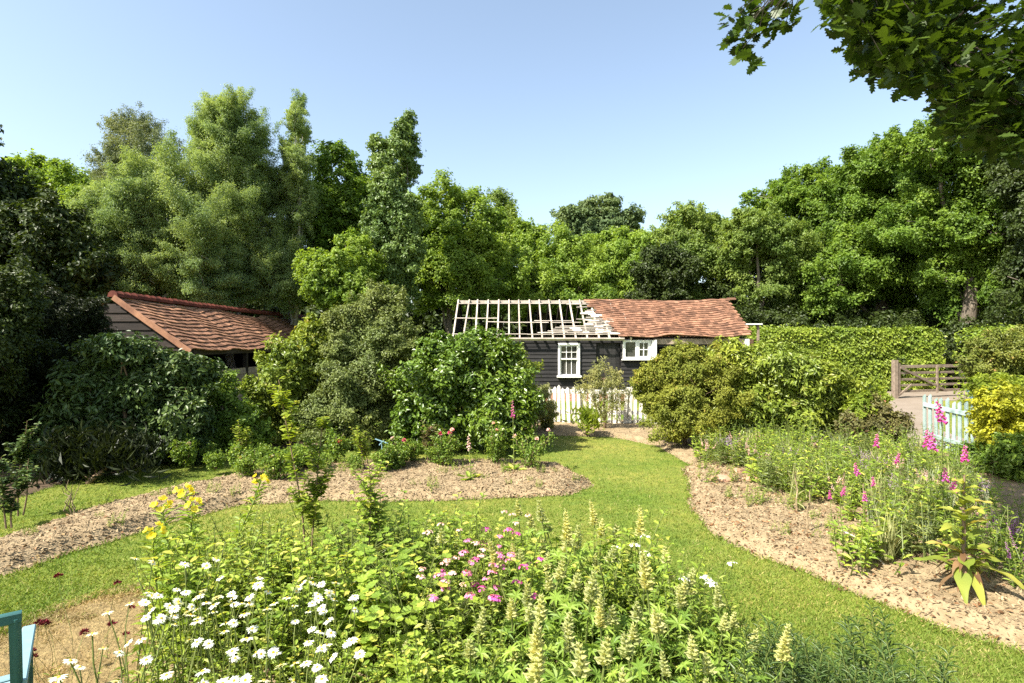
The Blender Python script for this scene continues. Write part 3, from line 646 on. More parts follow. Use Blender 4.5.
def T_(label, Y, lst, mat, size, name='broadleaf_tree', cat='tree', foot=None, **kw):
    size *= .76
    lb = lobes_px(Y, lst); lb0 = lb; f = foot if foot is not None else (np.mean([l[0][0] for l in lb]), Y)
    return tree(name, label, cat, f, lb, mat, size, **kw)
T_('dark oak filling the left edge, shade put into its leaf colour', 21, [(-2, 210, 42, 38), (-20, 250, 60, 56), (45, 252, 46, 56), (-60, 180, 60, 60), (10, 300, 60, 40), (78, 292, 34, 40)], L_oakd, .24, 'oak_tree', r0=.35, lai=3.0)
T_('low yellow green treetop behind the dark oak and the willowy birches', 33, [(62, 186, 40, 24), (95, 205, 40, 30), (30, 178, 36, 22), (80, 240, 50, 40)], L_hazel, .26, lai=2.6)
T_('thin grey green birch with an airy top showing sky', 31, [(134, 133, 24, 20), (112, 160, 22, 20), (150, 165, 28, 28), (140, 200, 36, 40)], L_birchg, .15, 'birch_tree', lai=1.25, asp=.4, droop=.9, shoot=.5, longer=2.8, gap=.6, bark=M_birch, twigs=9)
T_('broad willowy birch with hanging sprays above the cart shed roof', 24.5, [(168, 205, 26, 58), (140, 215, 26, 52), (112, 235, 28, 50), (88, 250, 24, 48), (190, 250, 28, 56), (150, 270, 40, 46), (100, 285, 34, 36), (205, 295, 36, 34), (125, 255, 30, 50)], L_birch, .115, 'birch_tree', lai=2.0, asp=.38, droop=1.3, shoot=.35, longer=2.8, gap=.6, bark=M_birch, twigs=7, r0=.25)
T_('tall full birch rising above the cart shed ridge', 27, [(214, 140, 18, 40), (236, 140, 20, 44), (255, 165, 17, 44), (205, 180, 20, 46), (230, 195, 26, 54), (262, 215, 22, 50), (240, 255, 36, 48), (210, 260, 28, 44), (270, 270, 28, 40)], L_birch, .115, 'birch_tree', lai=2.1, asp=.38, droop=1.0, shoot=.6, longer=2.8, gap=.55, bark=M_birch, twigs=7, r0=.25)
T_('slim upright birch like a feather beside the tall full birch', 28, [(300, 104, 5, 11), (295, 120, 8, 14), (303, 134, 8, 14), (291, 150, 10, 16), (300, 166, 12, 18), (285, 186, 13, 20), (301, 200, 15, 26), (287, 224, 17, 30), (298, 250, 18, 32), (286, 285, 24, 30)], L_birch, .115, 'birch_tree', lai=1.7, asp=.38, droop=1.0, shoot=.6, longer=2.8, gap=.55, bark=M_birch)
T_('mid green oak between the slim birch and the dense spire', 31, [(338, 180, 28, 28), (325, 215, 30, 34), (352, 235, 34, 40), (330, 270, 36, 40)], L_oak, .24, 'oak_tree', lai=2.8)
T_('dense blue green spire shaped tree, tallest near the middle', 27, [(408, 121, 5, 9), (402, 134, 9, 11), (411, 147, 8, 11), (394, 150, 12, 11), (377, 143, 8, 6), (383, 164, 13, 11), (405, 170, 14, 16), (390, 192, 17, 20), (404, 214, 17, 22), (380, 222, 18, 22), (398, 245, 22, 28), (384, 265, 24, 30), (388, 292, 28, 26)], L_poplar, .19, 'poplar_tree', lai=3.6, upw=.3, r0=.12, gap=.1)
T_('bright yellow green tree at the far end of the cart shed', 25, [(334, 276, 30, 26), (356, 300, 32, 28), (354, 260, 26, 26), (322, 292, 16, 16)], L_hazel, .18, lai=2.6)
T_('yellow green hazel on the sunny side of the spire', 31, [(440, 208, 30, 24), (465, 235, 38, 36), (425, 245, 34, 40), (452, 280, 46, 36), (482, 275, 34, 40)], L_hazel, .22, lai=2.5, twigs=6)
T_('sparse pale treetop with sky showing between its twigs', 38, [(498, 206, 17, 13), (492, 228, 26, 22), (510, 250, 30, 28), (500, 285, 40, 30)], L_ash, .20, lai=1.4, twigs=10)
T_('yellow green tree above the bare rafters', 35, [(540, 250, 36, 24), (560, 268, 38, 30), (525, 280, 36, 34), (575, 292, 40, 28)], L_hazel, .24, lai=2.6)
T_('round dark far oak rising alone on the skyline', 62, [(598, 214, 27, 15), (582, 228, 25, 16), (616, 226, 23, 15), (598, 243, 42, 22), (600, 262, 48, 28)], L_far, .42, 'oak_tree', lai=3.2, r0=.5)
T_('bushy yellow green tree below the round far oak', 38, [(628, 252, 36, 24), (650, 262, 36, 28), (612, 275, 40, 30), (640, 295, 46, 28)], L_hazel, .26, lai=2.7)
T_('ash with a wispy top over the tiled end of the barn', 36, [(692, 228, 32, 22), (676, 245, 30, 26), (712, 248, 34, 30), (690, 278, 44, 36)], L_ash, .22, lai=2.2, twigs=8)
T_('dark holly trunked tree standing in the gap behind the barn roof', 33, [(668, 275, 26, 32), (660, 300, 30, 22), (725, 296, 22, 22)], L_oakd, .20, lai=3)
T_('pale olive field maple at the foot of the oaks', 33, [(760, 232, 34, 22), (738, 250, 28, 26), (782, 252, 32, 30), (762, 280, 46, 34)], L_ash, .20, 'maple_tree', lai=2.6)
T_('oak whose crown climbs out behind the field maple', 39, [(782, 202, 32, 18), (812, 192, 34, 24), (840, 215, 40, 36), (800, 235, 40, 36), (838, 260, 46, 40)], L_oak, .26, 'oak_tree', lai=2.8, r0=.4)
T_('spreading oak behind the middle of the clipped hedge', 33, [(866, 180, 36, 26), (892, 172, 34, 28), (900, 210, 46, 36), (862, 225, 40, 36), (880, 262, 52, 36), (840, 285, 40, 30), (915, 290, 40, 28)], L_oak, .22, 'oak_tree', lai=2.9, r0=.4)
T_('tallest oak beside the drive, its crown touching the overhanging branch', 28, [(930, 148, 34, 28), (965, 132, 40, 28), (955, 180, 46, 36), (1000, 165, 44, 40), (930, 225, 40, 36), (985, 232, 50, 40), (1030, 200, 46, 46), (950, 275, 40, 34), (1010, 285, 44, 34)], L_oak, .20, 'oak_tree', lai=2.5, r0=.45)
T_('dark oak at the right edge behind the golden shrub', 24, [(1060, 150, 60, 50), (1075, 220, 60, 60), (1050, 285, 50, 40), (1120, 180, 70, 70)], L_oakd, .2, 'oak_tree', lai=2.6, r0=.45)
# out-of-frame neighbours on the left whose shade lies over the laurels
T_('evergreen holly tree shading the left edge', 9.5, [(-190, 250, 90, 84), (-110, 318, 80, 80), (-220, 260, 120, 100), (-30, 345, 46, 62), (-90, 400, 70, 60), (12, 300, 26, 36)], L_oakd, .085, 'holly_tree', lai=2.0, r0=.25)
# far-off wood that closes the gaps
m = MB(); lb = []
for q in range(64):
    xx = -46+q*1.5+rng.normal()*.6; yy = 44+abs(xx)*-.18+rng.normal()*2; hh = rng.uniform(2.5, 4.2)
    lb.append((np.array((xx, yy, hh*.9)), np.array((2.4, 2.0, hh))))
crown(m, lb, .42, lai=2.2, clump=.4)
lb = [(np.array((10.5+q*.75, 30.5+rng.normal()*1.2-q*.1, rng.uniform(1.0, 2.4))), np.array((1.3, 1.1, rng.uniform(1.4, 2.4)))) for q in range(26)]
crown(m, lb, .15, lai=1.8); tag(m.build('woodland', L_oakd), 'dark undergrowth closing the gaps between the trunks behind the barns', 'undergrowth', kind='stuff')

# ------------------------------------------------------------------ clipped hedge and shrubs
def hedge(name, label, x0, x1, y0, y1, top, mat, size, n, slope=0.0):
    t = thing(name, label, 'hedge', ((x0+x1)/2, y0, 0)); N = n
    f = rng.choice(3, N, p=(.62, .28, .10)); x = rng.uniform(x0, x1, N); y = rng.uniform(y0, y1, N); z = rng.uniform(.05, top, N)
    nn = np.zeros((N, 3)); bulge = .20*fn(x*1.0, z*1.6, 1.9); tb = .16*fn(x, y, 1.7)+.10*np.maximum(0, rng.normal(size=N))*(rng.random(N) < .25)
    dep = np.abs(rng.normal(size=N))*.16-.05
    k = f == 0; y[k] = y0+dep[k]-bulge[k]; nn[k] = (0, -1, .35)
    k = f == 1; z[k] = top-dep[k]*.7+tb[k]; nn[k] = (0, -.15, 1)
    k = f == 2; x[k] = np.where(rng.random(k.sum()) < .5, x0+dep[k], x1-dep[k]); nn[k] = (0, -.3, .5)
    z = z-np.clip((np.abs(x-(x0+x1)/2)-(x1-x0)/2+.6)/.6, 0, 1)**2*.35*(z/top)
    nn = nrm(nn+.75*rsph(N)); m = MB(); av = np.clip(.5+.3*fn(x, z, 2.5)+.22*rng.normal(size=N), 0, 1)
    tri_leaves(m, DIA, np.stack([x, y, z], 1), nn, size, .6, rng, .2, av); m.build('foliage', mat, t)
    m = MB()
    for xx in np.arange(x0+.3, x1, .55): m.tube(curve(np.array((xx, (y0+y1)/2, 0)), np.array((xx+rng.normal()*.2, (y0+y1)/2, top*.85)), 5, 0, .03), np.linspace(.035, .012, 5), 5)
    m.build('stem', M_bark, t); return t
L_hedge = leaf((0.118, 0.177, 0.021), (0.236, 0.307, 0.033), (0.354, 0.401, 0.083), .3, .5, .3, .5)
hedge('clipped_hedge', 'long clipped bright green hedge between the barn and the field gate', 11.2, 19.9, 26.2, 28.2, 2.85, L_hedge, .15, 26000)
hedge('clipped_hedge', 'low clipped hedge at the right edge behind the pink tinged shrub', 16.3, 22, 19.5, 21, 2.75, L_hedge, .12, 12000)

def shrub(label, Y, lst, mat, size, name='shrub', cat='shrub', **kw):
    lb = lobes_px(Y, lst, .8); kw.setdefault('clump', .24); kw.setdefault('lai', 2.6); kw.setdefault('nsub', 2)
    return tree(name, label, cat, (np.mean([l[0][0] for l in lb]), Y), lb, mat, size, r0=.05, bark=M_brownstem, crown_name='foliage', trunk_name='stem', fork=.2, twigs=6, **kw)
L_laurel = leaf((0.034, 0.065, 0.016), (0.085, 0.133, 0.030), (0.157, 0.196, 0.048), .15, .42, .35, .5)
L_laurel2 = leaf((0.060, 0.115, 0.010), (0.14, 0.215, 0.018), (0.20, 0.26, 0.05), .2, .36, .5, .6)
L_dark = leaf((0.012, 0.019, 0.006), (0.029, 0.040, 0.010), None, .15, .5, .3, .6)  # near-black leaf tone: deep shadow painted into the yew and fern
L_olive = leaf((0.100, 0.130, 0.035), (0.205, 0.245, 0.066), (0.264, 0.290, 0.119), .25, .5, .3, .6)
L_spir = leaf((0.142, 0.161, 0.024), (0.262, 0.279, 0.042), (0.349, 0.265, 0.060), .3, .55, .2, .8)
L_rhod = leaf((0.120, 0.174, 0.022), (0.264, 0.312, 0.038), (0.384, 0.324, 0.096), .28, .42, .4, .7)
L_gold = leaf((0.278, 0.285, 0.019), (0.458, 0.446, 0.028), (0.490, 0.494, 0.095), .3, .5, .3, 1.0)
L_red = leaf((0.09, 0.07, 0.03), (0.17, 0.17, 0.05), (0.24, 0.11, 0.07), .25, .5, .3, 1.0)
L_lime = leaf((0.13, 0.19, 0.018), (0.27, 0.33, 0.035), (0.36, 0.37, 0.07), .38, .5, .25, 1.2)
L_pale = leaf((0.210, 0.231, 0.084), (0.378, 0.378, 0.168), (0.462, 0.399, 0.189), .3, .6, .2, 1.5)
L_green = leaf((0.077, 0.138, 0.018), (0.187, 0.275, 0.035), (0.275, 0.341, 0.055), .35, .45, .3, 1.5)
shrub('glossy dark laurel in front of the cart shed gable', 10.6, [(112, 372, 40, 32), (155, 385, 40, 36), (92, 405, 44, 40), (140, 425, 46, 38), (178, 415, 30, 42), (80, 440, 40, 34), (120, 350, 20, 14), (188, 372, 22, 16)], L_laurel, .105, 'laurel_bush', asp=.42, droop=.6, lai=2.8, tpl=OVAL)
shrub('black green yew, deep shade put into its colour, between the holly and the laurel', 11.5, [(40, 345, 40, 44), (62, 390, 44, 46), (20, 410, 46, 56), (75, 330, 26, 30), (60, 440, 50, 30)], L_dark, .07, 'yew_bush', asp=.3, lai=2.6)
shrub('slim green shrub with reddish tips in front of the low boarded wall', 11.6, [(222, 395, 17, 20), (232, 420, 22, 24), (212, 430, 20, 24), (252, 432, 20, 24), (225, 452, 30, 16)], L_green, .085, asp=.5, lai=2.5, tpl=OVAL)
shrub('rounded olive shrub leaning against the far end of the cart shed', 13.0, [(302, 354, 30, 22), (278, 380, 30, 26), (300, 385, 36, 36), (285, 420, 42, 32), (316, 335, 18, 14)], L_rhod, .10, asp=.5, lai=2.7, upw=.4)
shrub('tall grey olive shrub with fine leaves, highest of the middle bushes', 12.6, [(374, 310, 28, 22), (350, 338, 34, 32), (396, 338, 28, 30), (365, 385, 44, 38), (345, 420, 44, 34), (385, 425, 36, 32)], L_olive, .065, asp=.5, lai=2.8, upw=.45)
shrub('broad domed deep green laurel left of the sash window', 12.0, [(462, 356, 44, 25), (435, 380, 42, 38), (485, 382, 42, 34), (460, 410, 54, 38), (425, 425, 34, 28), (500, 415, 30, 30)], L_laurel2, .10, 'laurel_bush', asp=.45, lai=3.0, tpl=OVAL, upw=.6)
shrub('small olive shrub peeping out beside the sash window', 13.6, [(513, 360, 17, 15), (520, 375, 16, 18), (508, 385, 20, 22), (522, 398, 16, 16)], L_rhod, .085, asp=.5, lai=2.4)
shrub('pale feathery tuft of a shrub at the end of the picket fence', 14.2, [(534, 404, 15, 14), (526, 414, 14, 12), (543, 416, 12, 12)], L_pale, .10, asp=.16, lai=2.0, droop=-.8, upw=.1)
shrub('airy pale shrub growing through the picket fence', 14.6, [(604, 378, 18, 16, 0), (592, 396, 12, 16, .1), (616, 396, 12, 18, -.1), (606, 410, 12, 12, 0)], L_pale, .085, asp=.22, lai=.4, droop=-.6)
shrub('green strap leaved clump at the foot of the picket fence', 13.9, [(588, 424, 7, 7)], L_lime, .22, 'iris_clump', 'iris', asp=.13, lai=2.0, droop=-1.6, upw=0)
shrub('olive gold spiraea mounding in front of the open bay', 12.3, [(689, 372, 34, 26), (664, 395, 28, 29), (704, 398, 38, 33), (679, 418, 34, 24), (721, 425, 34, 24), (649, 382, 13, 15)], L_spir, .055, 'spiraea_bush', asp=.5, lai=2.9)
shrub('large bright green rhododendron in front of the hedge', 12.2, [(738, 366, 36, 19), (776, 372, 40, 24), (760, 400, 50, 34), (812, 388, 40, 26), (735, 418, 36, 31), (795, 416, 52, 34), (835, 408, 38, 29), (752, 437, 45, 19), (820, 434, 48, 19)], L_rhod, .115, 'rhododendron', asp=.36, lai=2.7, droop=.3, tpl=LANCE)
for q in range(9):
    pass
shrub('small reddish brown shrub at the end of the rhododendron', 11.2, [(872, 412, 16, 13), (860, 426, 20, 16), (884, 424, 20, 18), (872, 438, 28, 14)], L_red, .07, asp=.5, lai=2.0)
shrub('lime green shrub between the rhododendron and the reddish shrub', 11.8, [(846, 398, 18, 12), (872, 398, 14, 12), (858, 410, 16, 12)], L_lime, .08, asp=.5, lai=2.2)
shrub('dense clipped shrub with pink tinged top by the drive', 14.0, [(1000, 355, 26, 20), (1030, 350, 30, 24), (985, 368, 20, 16), (1015, 375, 34, 18)], leaf((0.10, 0.13, 0.02), (0.20, 0.22, 0.04), (0.30, 0.17, 0.07), .25, .5, .3, 1.0), .065, asp=.5, lai=2.9)
shrub('golden yellow shrub beside the mint picket gate', 9.9, [(1010, 402, 30, 16), (992, 418, 20, 16), (1034, 425, 30, 24), (1005, 438, 26, 18), (1030, 455, 30, 24)], L_gold, .07, 'golden_shrub', asp=.5, lai=2.5, tpl=OVAL)
shrub('yellow green shrub above the golden one', 11.8, [(1000, 388, 28, 11), (1030, 392, 34, 14), (984, 396, 14, 8)], L_lime, .075, asp=.5, lai=2.6)
shrub('dark green skirt of shrub under the golden shrub', 9.6, [(992, 456, 20, 16), (1014, 462, 26, 20), (1040, 462, 26, 20)], L_green, .07, asp=.5, lai=2.0)
shrub('dark fern like clump by the left bed, shade put into its colour', 9.2, [(95, 458, 26, 16), (65, 468, 22, 14), (125, 452, 20, 12)], L_dark, .20, 'fern_clump', 'fern', asp=.12, lai=1.6, droop=-1.3, upw=0)

# ------------------------------------------------------------------ oak branch overhanging from the right
L_over = leaf((0.018, 0.038, 0.006), (0.055, 0.095, 0.012), None, .36, .45, .35, 1.0)  # oak leaf darkened in colour for the shade on the branch
ot = thing('oak_tree', 'oak branch with lobed leaves hanging into the top corner of the sky', 'oak tree', (7.6, 5.2, 0))
m = MB(); tr = curve(np.array((7.6, 5.2, 0)), np.array((7.0, 5.0, 8.0)), 9, 0, .01); m.tube(tr, np.linspace(.38, .16, 9), 12); m.build('trunk', M_bark, ot, True)
tw = MB(); lv = MB(); lpos = []; ldir = []
def spray(p, n, spread, L=.105, down=.25):
    """a rosette of oak leaves at a twig end"""
    d = rsph(n)*(1, 1, .55)-(0, 0, down); q = p+rsph(n)*spread*rng.random((n, 1)); lpos.append(q); ldir.append(d)
ends = []
hang = [(760, 8, 4.1, .10, 9), (750, 22, 4.1, .10, 9), (740, 40, 4.1, .09, 8), (775, 14, 4.1, .10, 8), (765, 35, 4.1, .08, 6), (736, 56, 4.1, .06, 5), (782, 6, 4.2, .08, 7), (752, -5, 4.2, .1, 9)]
hang += [(rng.uniform(728, 795), rng.uniform(-10, 30), rng.uniform(3.9, 4.4), .07, 4) for _ in range(14)]+[(rng.uniform(728, 765), rng.uniform(20, 62), rng.uniform(3.9, 4.4), .05, 3) for _ in range(11)]
for px, py, Y, s, n in hang: ends.append((P(px, py, Y), s, n))
edge_ = [(832, 5), (850, 40), (858, 68), (880, 80), (905, 84), (935, 100), (955, 140), (985, 150), (1010, 155), (1040, 160), (1100, 170)]
for q in range(1500):
    px = rng.uniform(828, 1130); lim = np.interp(px, [e[0] for e in edge_], [e[1] for e in edge_]); py = lim-4-abs(rng.normal())*75
    if py < -170: continue
    Y = rng.uniform(3.6, 6.5); ends.append((P(px, py, Y), .13, 7))
for q in range(900):         # the crown above the frame, which shades the branch
    yy = rng.uniform(1.6, 7.0); zz = rng.uniform(H+430/F*yy, H+430/F*yy+3.5); ends.append((np.array((rng.uniform(2.6, 8.5), yy, zz)), .3, 13))
for p, s, n in ends: spray(p, n, s)
lp = np.concatenate(lpos); ld = np.concatenate(ldir); nn = nrm(np.array((0, 0, 1.0))+.7*rsph(len(lp)))
sz = rng.uniform(.070, .118, len(lp)); lv.inst(OAK, lp, ld, nn, np.stack([sz*.95, sz, sz], 1)); lv.build('crown', L_over, ot)
hub = [np.array((2.0, 3.6, 4.9)), np.array((3.2, 4.4, 4.6)), np.array((4.6, 5.0, 4.3)), np.array((4.3, 4.2, 5.6))]
for h in hub: tw.tube(curve(np.array((7.25, 5.08, 4.6)), h, 7, .08, .03), np.linspace(.13, .035, 7), 8)
for i, (p, s, n) in enumerate(ends):
    if i > 24 and i % 6: continue
    h = min(hub, key=lambda h: np.linalg.norm(h-p)); tw.tube(curve(h, p, 5, .03, .04), np.linspace(.007, .002, 5), 4)
tw.build('branch', rough_mat('dark_bark', (.03, .024, .018), (.07, .058, .045), 9, .9, 0.0), ot)
#PLANTS
# ------------------------------------------------------------------ flowering plants (built at the origin, about life size)
L_lup = leaf((0.125, 0.213, 0.031), (0.250, 0.350, 0.056), (0.413, 0.425, 0.100), .35, .5, .25, 2.0)
L_fill = leaf((0.156, 0.240, 0.030), (0.312, 0.408, 0.054), (0.504, 0.480, 0.096), .38, .5, .25, 2.0)
L_fil2 = leaf((0.115, 0.178, 0.021), (0.253, 0.322, 0.046), (0.345, 0.368, 0.081), .35, .5, .25, 2.0)
L_gold_rod = leaf((0.045, 0.085, 0.022), (0.10, 0.16, 0.040), None, .25, .45, .35, 2.0)
L_pod = petal('seed_pod', (0.330, 0.374, 0.122), (0.592, 0.575, 0.276), .35)
M_petw = petal('white_petal', (0.78, 0.78, 0.74), (0.86, 0.86, 0.82)); M_cent = petal('yellow_centre', (0.75, 0.42, 0.03), (0.8, 0.5, 0.05), .05)
M_yel = petal('yellow_petal', (0.72, 0.58, 0.02), (0.85, 0.72, 0.10)); M_pink = petal('pink_petal', (0.55, 0.13, 0.32), (0.78, 0.36, 0.56))
M_mag = petal('magenta_petal', (0.45, 0.045, 0.25), (0.66, 0.16, 0.46)); M_rose = petal('rose_petal', (0.55, 0.05, 0.14), (0.72, 0.12, 0.26)); M_palep = petal('pale_pink_petal', (0.72, 0.42, 0.42), (0.82, 0.62, 0.60))
M_maroon = petal('maroon_petal', (0.085, 0.012, 0.016), (0.17, 0.02, 0.03), .1); M_lilac = petal('lilac_petal', (0.38, 0.26, 0.42), (0.55, 0.42, 0.58)); M_salv = petal('violet_petal', (0.24, 0.06, 0.26), (0.42, 0.15, 0.42))
def arr(l): return np.array(l, float)
def stemline(h, lean=.12, n=6, x=0, y=0, r=rng):
    a = r.random()*6.28; t = np.linspace(0, 1, n); b = r.normal()*.03
    return np.stack([x+lean*h*t**1.6*math.cos(a)+b*np.sin(t*5), y+lean*h*t**1.6*math.sin(a), h*t], 1)
def along(pl, t): k = np.clip(t*(len(pl)-1), 0, len(pl)-1.001); i = k.astype(int); f = (k-i)[:, None]; return pl[i]*(1-f)+pl[i+1]*f
def leaves_on(mb, pl, t0, t1, n, L, asp, tpl, up=.5, r=rng, droop=.0, taper=0.4, whorl=2.4):
    t = np.linspace(t0, t1, n)+r.normal(size=n)*.01; p = along(pl, np.clip(t, 0, 1)); az = np.arange(n)*whorl+r.normal(size=n)*.3
    d = np.stack([np.cos(az), np.sin(az), np.full(n, up)+r.normal(size=n)*.2-droop], 1)
    nn = nrm(np.stack([-up*np.cos(az), -up*np.sin(az), np.ones(n)], 1)+.35*rsph(n, r))
    s = L*(1-taper*(t-t0)/max(t1-t0, .01))*r.uniform(.75, 1.2, n); mb.inst(tpl, p, d, nn, np.stack([s*asp, s, s], 1))
def lupin():
    t = thing('lupin', 'lupin', 'lupin'); h = rng.uniform(.46, .68); pl = stemline(h, .14)
    m = MB(); m.tube(pl, np.linspace(.007, .005, 6), 5); m.build('stem', M_stem, t)
    m = MB(); n = 15
    for k in range(n):
        az = k*2.4+rng.normal()*.2; el = rng.uniform(.25, 1.1); L = rng.uniform(.20, .36); z0 = .02+.3*h*rng.random()
        if k > 10: z0 = h*rng.uniform(.45, .8); L = rng.uniform(.10, .16)
        p0 = arr((0, 0, z0)); e = p0+L*arr((math.cos(az)*math.cos(el), math.sin(az)*math.cos(el), math.sin(el)))
        m.tube(curve(p0, e, 4, -.05, .02), .0025, 3, .5); q = rng.integers(7, 10)
        up = nrm(arr((math.cos(az)*.45, math.sin(az)*.45, 1.0))+.25*rsph(1)[0]); u = nrm(np.cross(up, (0.3, .1, 1))); w = np.cross(up, u); a = np.arange(q)*6.2832/q+rng.random()
        d = np.cos(a)[:, None]*u+np.sin(a)[:, None]*w+up*.12; s = rng.uniform(.055, .085)*rng.uniform(.85, 1.1, q)
        m.inst(LANCE, np.repeat(e[None], q, 0), d, np.repeat(up[None], q, 0), np.stack([s*.27, s, s], 1), rng.random()*.9)
    m.build('foliage', L_lup, t)
    sh = rng.uniform(.09, .22); n = int(sh*300); tt = np.linspace(0, 1, n)
    axis = pl[-1]-pl[-2]; axis = axis/np.linalg.norm(axis); p = pl[-1]+axis*(tt*sh)[:, None]; az = np.floor(np.arange(n)/6)*.5+np.arange(n)*6.2832/6+rng.normal(size=n)*.15
    zq = np.floor(np.arange(n)/6)*6/n*sh; p = pl[-1]+axis*zq[:, None]
    d = np.stack([np.cos(az), np.sin(az), .35+.8*tt**2+rng.normal(size=n)*.15], 1); s = .056*(1-.6*tt)*rng.uniform(.8, 1.15, n)
    m = MB(); m.tube([pl[-1], pl[-1]+axis*sh], [.005, .002], 4, .2)
    for sg in (1, -1): m.inst(DIA, p, d, sg*nrm(np.cross(d, (0, 0, 1.0))+np.array((0, 0, .6))), np.stack([s*.40, s, s*1.4], 1))
    m.build('seed_spike', L_pod, t); return t
def head_daisy(mb, mc, c, n_, r_):
    n_ = nrm(n_); u = nrm(np.cross(n_, (.2, .9, .1))); w = np.cross(n_, u); k = 19; a = np.arange(k)*6.2832/k+rng.normal(size=k)*.06
    d = np.cos(a)[:, None]*u+np.sin(a)[:, None]*w+n_*rng.normal(size=(k, 1))*.10-n_*.10
    L = r_*rng.uniform(.9, 1.08, k); mb.inst(OVAL, np.repeat((c+n_*.002)[None], k, 0), d, np.repeat(n_[None], k, 0), np.stack([L*.30, L, L*.5], 1))
    a = np.arange(10)*.6283; V = [c+n_*.010]+[c+n_*.006+r_*.2*(np.cos(x)*u+np.sin(x)*w) for x in a]+[c+r_*.27*(np.cos(x)*u+np.sin(x)*w) for x in a]
    mc.add(np.array(V), [(0, 1+i, 1+(i+1) % 10) for i in range(10)]+[(1+i, 11+i, 11+(i+1) % 10, 1+(i+1) % 10) for i in range(10)])
def daisy(k=4):
    t = thing('daisy', 'daisy', 'daisy'); ms = MB(); mf = MB(); hs = []
    for q in range(k):
        a = rng.random()*6.28; pl = stemline(rng.uniform(.52, .72), .2, 7, .05*math.cos(a), .05*math.sin(a)); ms.tube(pl, .0032, 4); leaves_on(mf, pl, .02, .75, 15, .095, .24, LANCE, .5, taper=.6)
        hs.append((pl[-1], arr((-.35, -.35, 1.0))+.35*rsph(1)[0]))
    ms.build('stem', M_stem, t); mf.build('foliage', L_fil2, t)
    for c, n_ in hs:
        mb = MB(); mc = MB(); head_daisy(mb, mc, c, n_, rng.uniform(.026, .036)); f = mb.build('flower_head', M_petw, t); mc.build('flower_centre', M_cent, f)
    return t
def cup(mb, c, n_, k, L, asp, open_=.6, tpl=OVAL):
    n_ = nrm(n_); u = nrm(np.cross(n_, (.3, .8, .1))); w = np.cross(n_, u); a = np.arange(k)*6.2832/k+rng.random()
    rad = np.cos(a)[:, None]*u+np.sin(a)[:, None]*w; d = rad*open_+n_*(1-open_)+.12*rsph(k); s = L*rng.uniform(.85, 1.1, k)
    mb.inst(tpl, np.repeat(c[None], k, 0), d, nrm(n_-rad*(1-open_)), np.stack([s*asp, s, s], 1))
def evening_primrose():
    t = thing('evening_primrose', 'primrose', 'evening primrose'); h = rng.uniform(.88, .98); pl = stemline(h, .12, 8)
    m = MB(); m.tube(pl, np.linspace(.008, .004, 8), 5); m.build('stem', M_stem, t); m = MB(); leaves_on(m, pl, .06, .97, 95, .15, .24, LANCE, .45, taper=.35); m.build('foliage', L_fill, t)
    for q in range(6):
        az = q*2.4; c = pl[-1]+arr((.05*math.cos(az), .05*math.sin(az), -.012*q+.02)); m = MB(); cup(m, c, arr((math.cos(az)*.8, math.sin(az)*.8, .7)), 4, rng.uniform(.034, .046), .95, .6, ROUND); m.build('flower', M_yel, t)
    return t
def mallow(h0=.7, hs=.25):
    t = thing('mallow', 'mallow', 'mallow'); m = MB(); f = MB()
    for q in range(5):
        pl = stemline(h0*rng.uniform(.75, 1.1), .25, 7); m.tube(pl, np.linspace(.006, .003, 7), 5); n = 13; tt = rng.uniform(.15, 1, n); p = along(pl, tt); az = rng.random(n)*6.28; L = rng.uniform(.04, .13, n)
        e = p+np.stack([np.cos(az)*L, np.sin(az)*L, L*.6], 1)
        for a_, b_ in zip(p, e): m.tube([a_, b_], .002, 3, .5)
        s = rng.uniform(.055, .105, n)*(1.2-.45*tt); nn = nrm(np.stack([np.cos(az)*.4, np.sin(az)*.4, np.ones(n)], 1)+.35*rsph(n)); f.inst(ROUND, e, np.stack([np.cos(az), np.sin(az), np.full(n, -.15)], 1), nn, s)
    m.build('stem', M_stem, t); f.build('foliage', L_fill, t); return t
def leafy(h0, L, asp, mat, tpl=OVAL, nst=7, nl=22, spread=.16, up=.3, name='border_plant', cat='border plant', lean=.22):
    t = thing(name, name, cat); m = MB(); f = MB()
    for q in range(nst):
        a = rng.random()*6.28; r_ = spread*math.sqrt(rng.random()); pl = stemline(h0*rng.uniform(.7, 1.12), lean, 6, r_*math.cos(a), r_*math.sin(a)); m.tube(pl, np.linspace(.0045, .002, 6), 4)
        leaves_on(f, pl, .12, 1, nl, L, asp, tpl, up, taper=.45)
    m.build('stem', M_stem, t); f.build('foliage', mat, t); return t
def umbel(name, cat, mat, nhead, h0, hr, fl, n_per, leafL=.09, lasp=.2, mat_f=None, flat=.45, lean=.25):
    """stems with domed heads of many small five petalled flowers; each head is a part"""
    t = thing(name, name, cat); m = MB(); f = MB(); heads = []
    for q in range(nhead):
        a = rng.random()*6.28; pl = stemline(h0*rng.uniform(.82, 1.08), lean, 6, .06*math.cos(a), .06*math.sin(a)); m.tube(pl, np.linspace(.0042, .0025, 6), 4); leaves_on(f, pl, .05, .9, 18, leafL, lasp, LANCE, .4); heads.append(pl[-1])
    m.build('stem', M_stem, t); f.build('foliage', mat_f or L_fil2, t)
    for c in heads:
        m = MB(); d = rsph(n_per); d[:, 2] = np.abs(d[:, 2]); p = c+d*hr*np.array((1, 1, flat))*rng.uniform(.75, 1.05, (n_per, 1))
        for pp_, dd in zip(p, d): cup(m, pp_, dd+arr((0, 0, .6)), 5, fl, .8, .85, DIA)
        m.build('flower_head', mat, t)
    return t
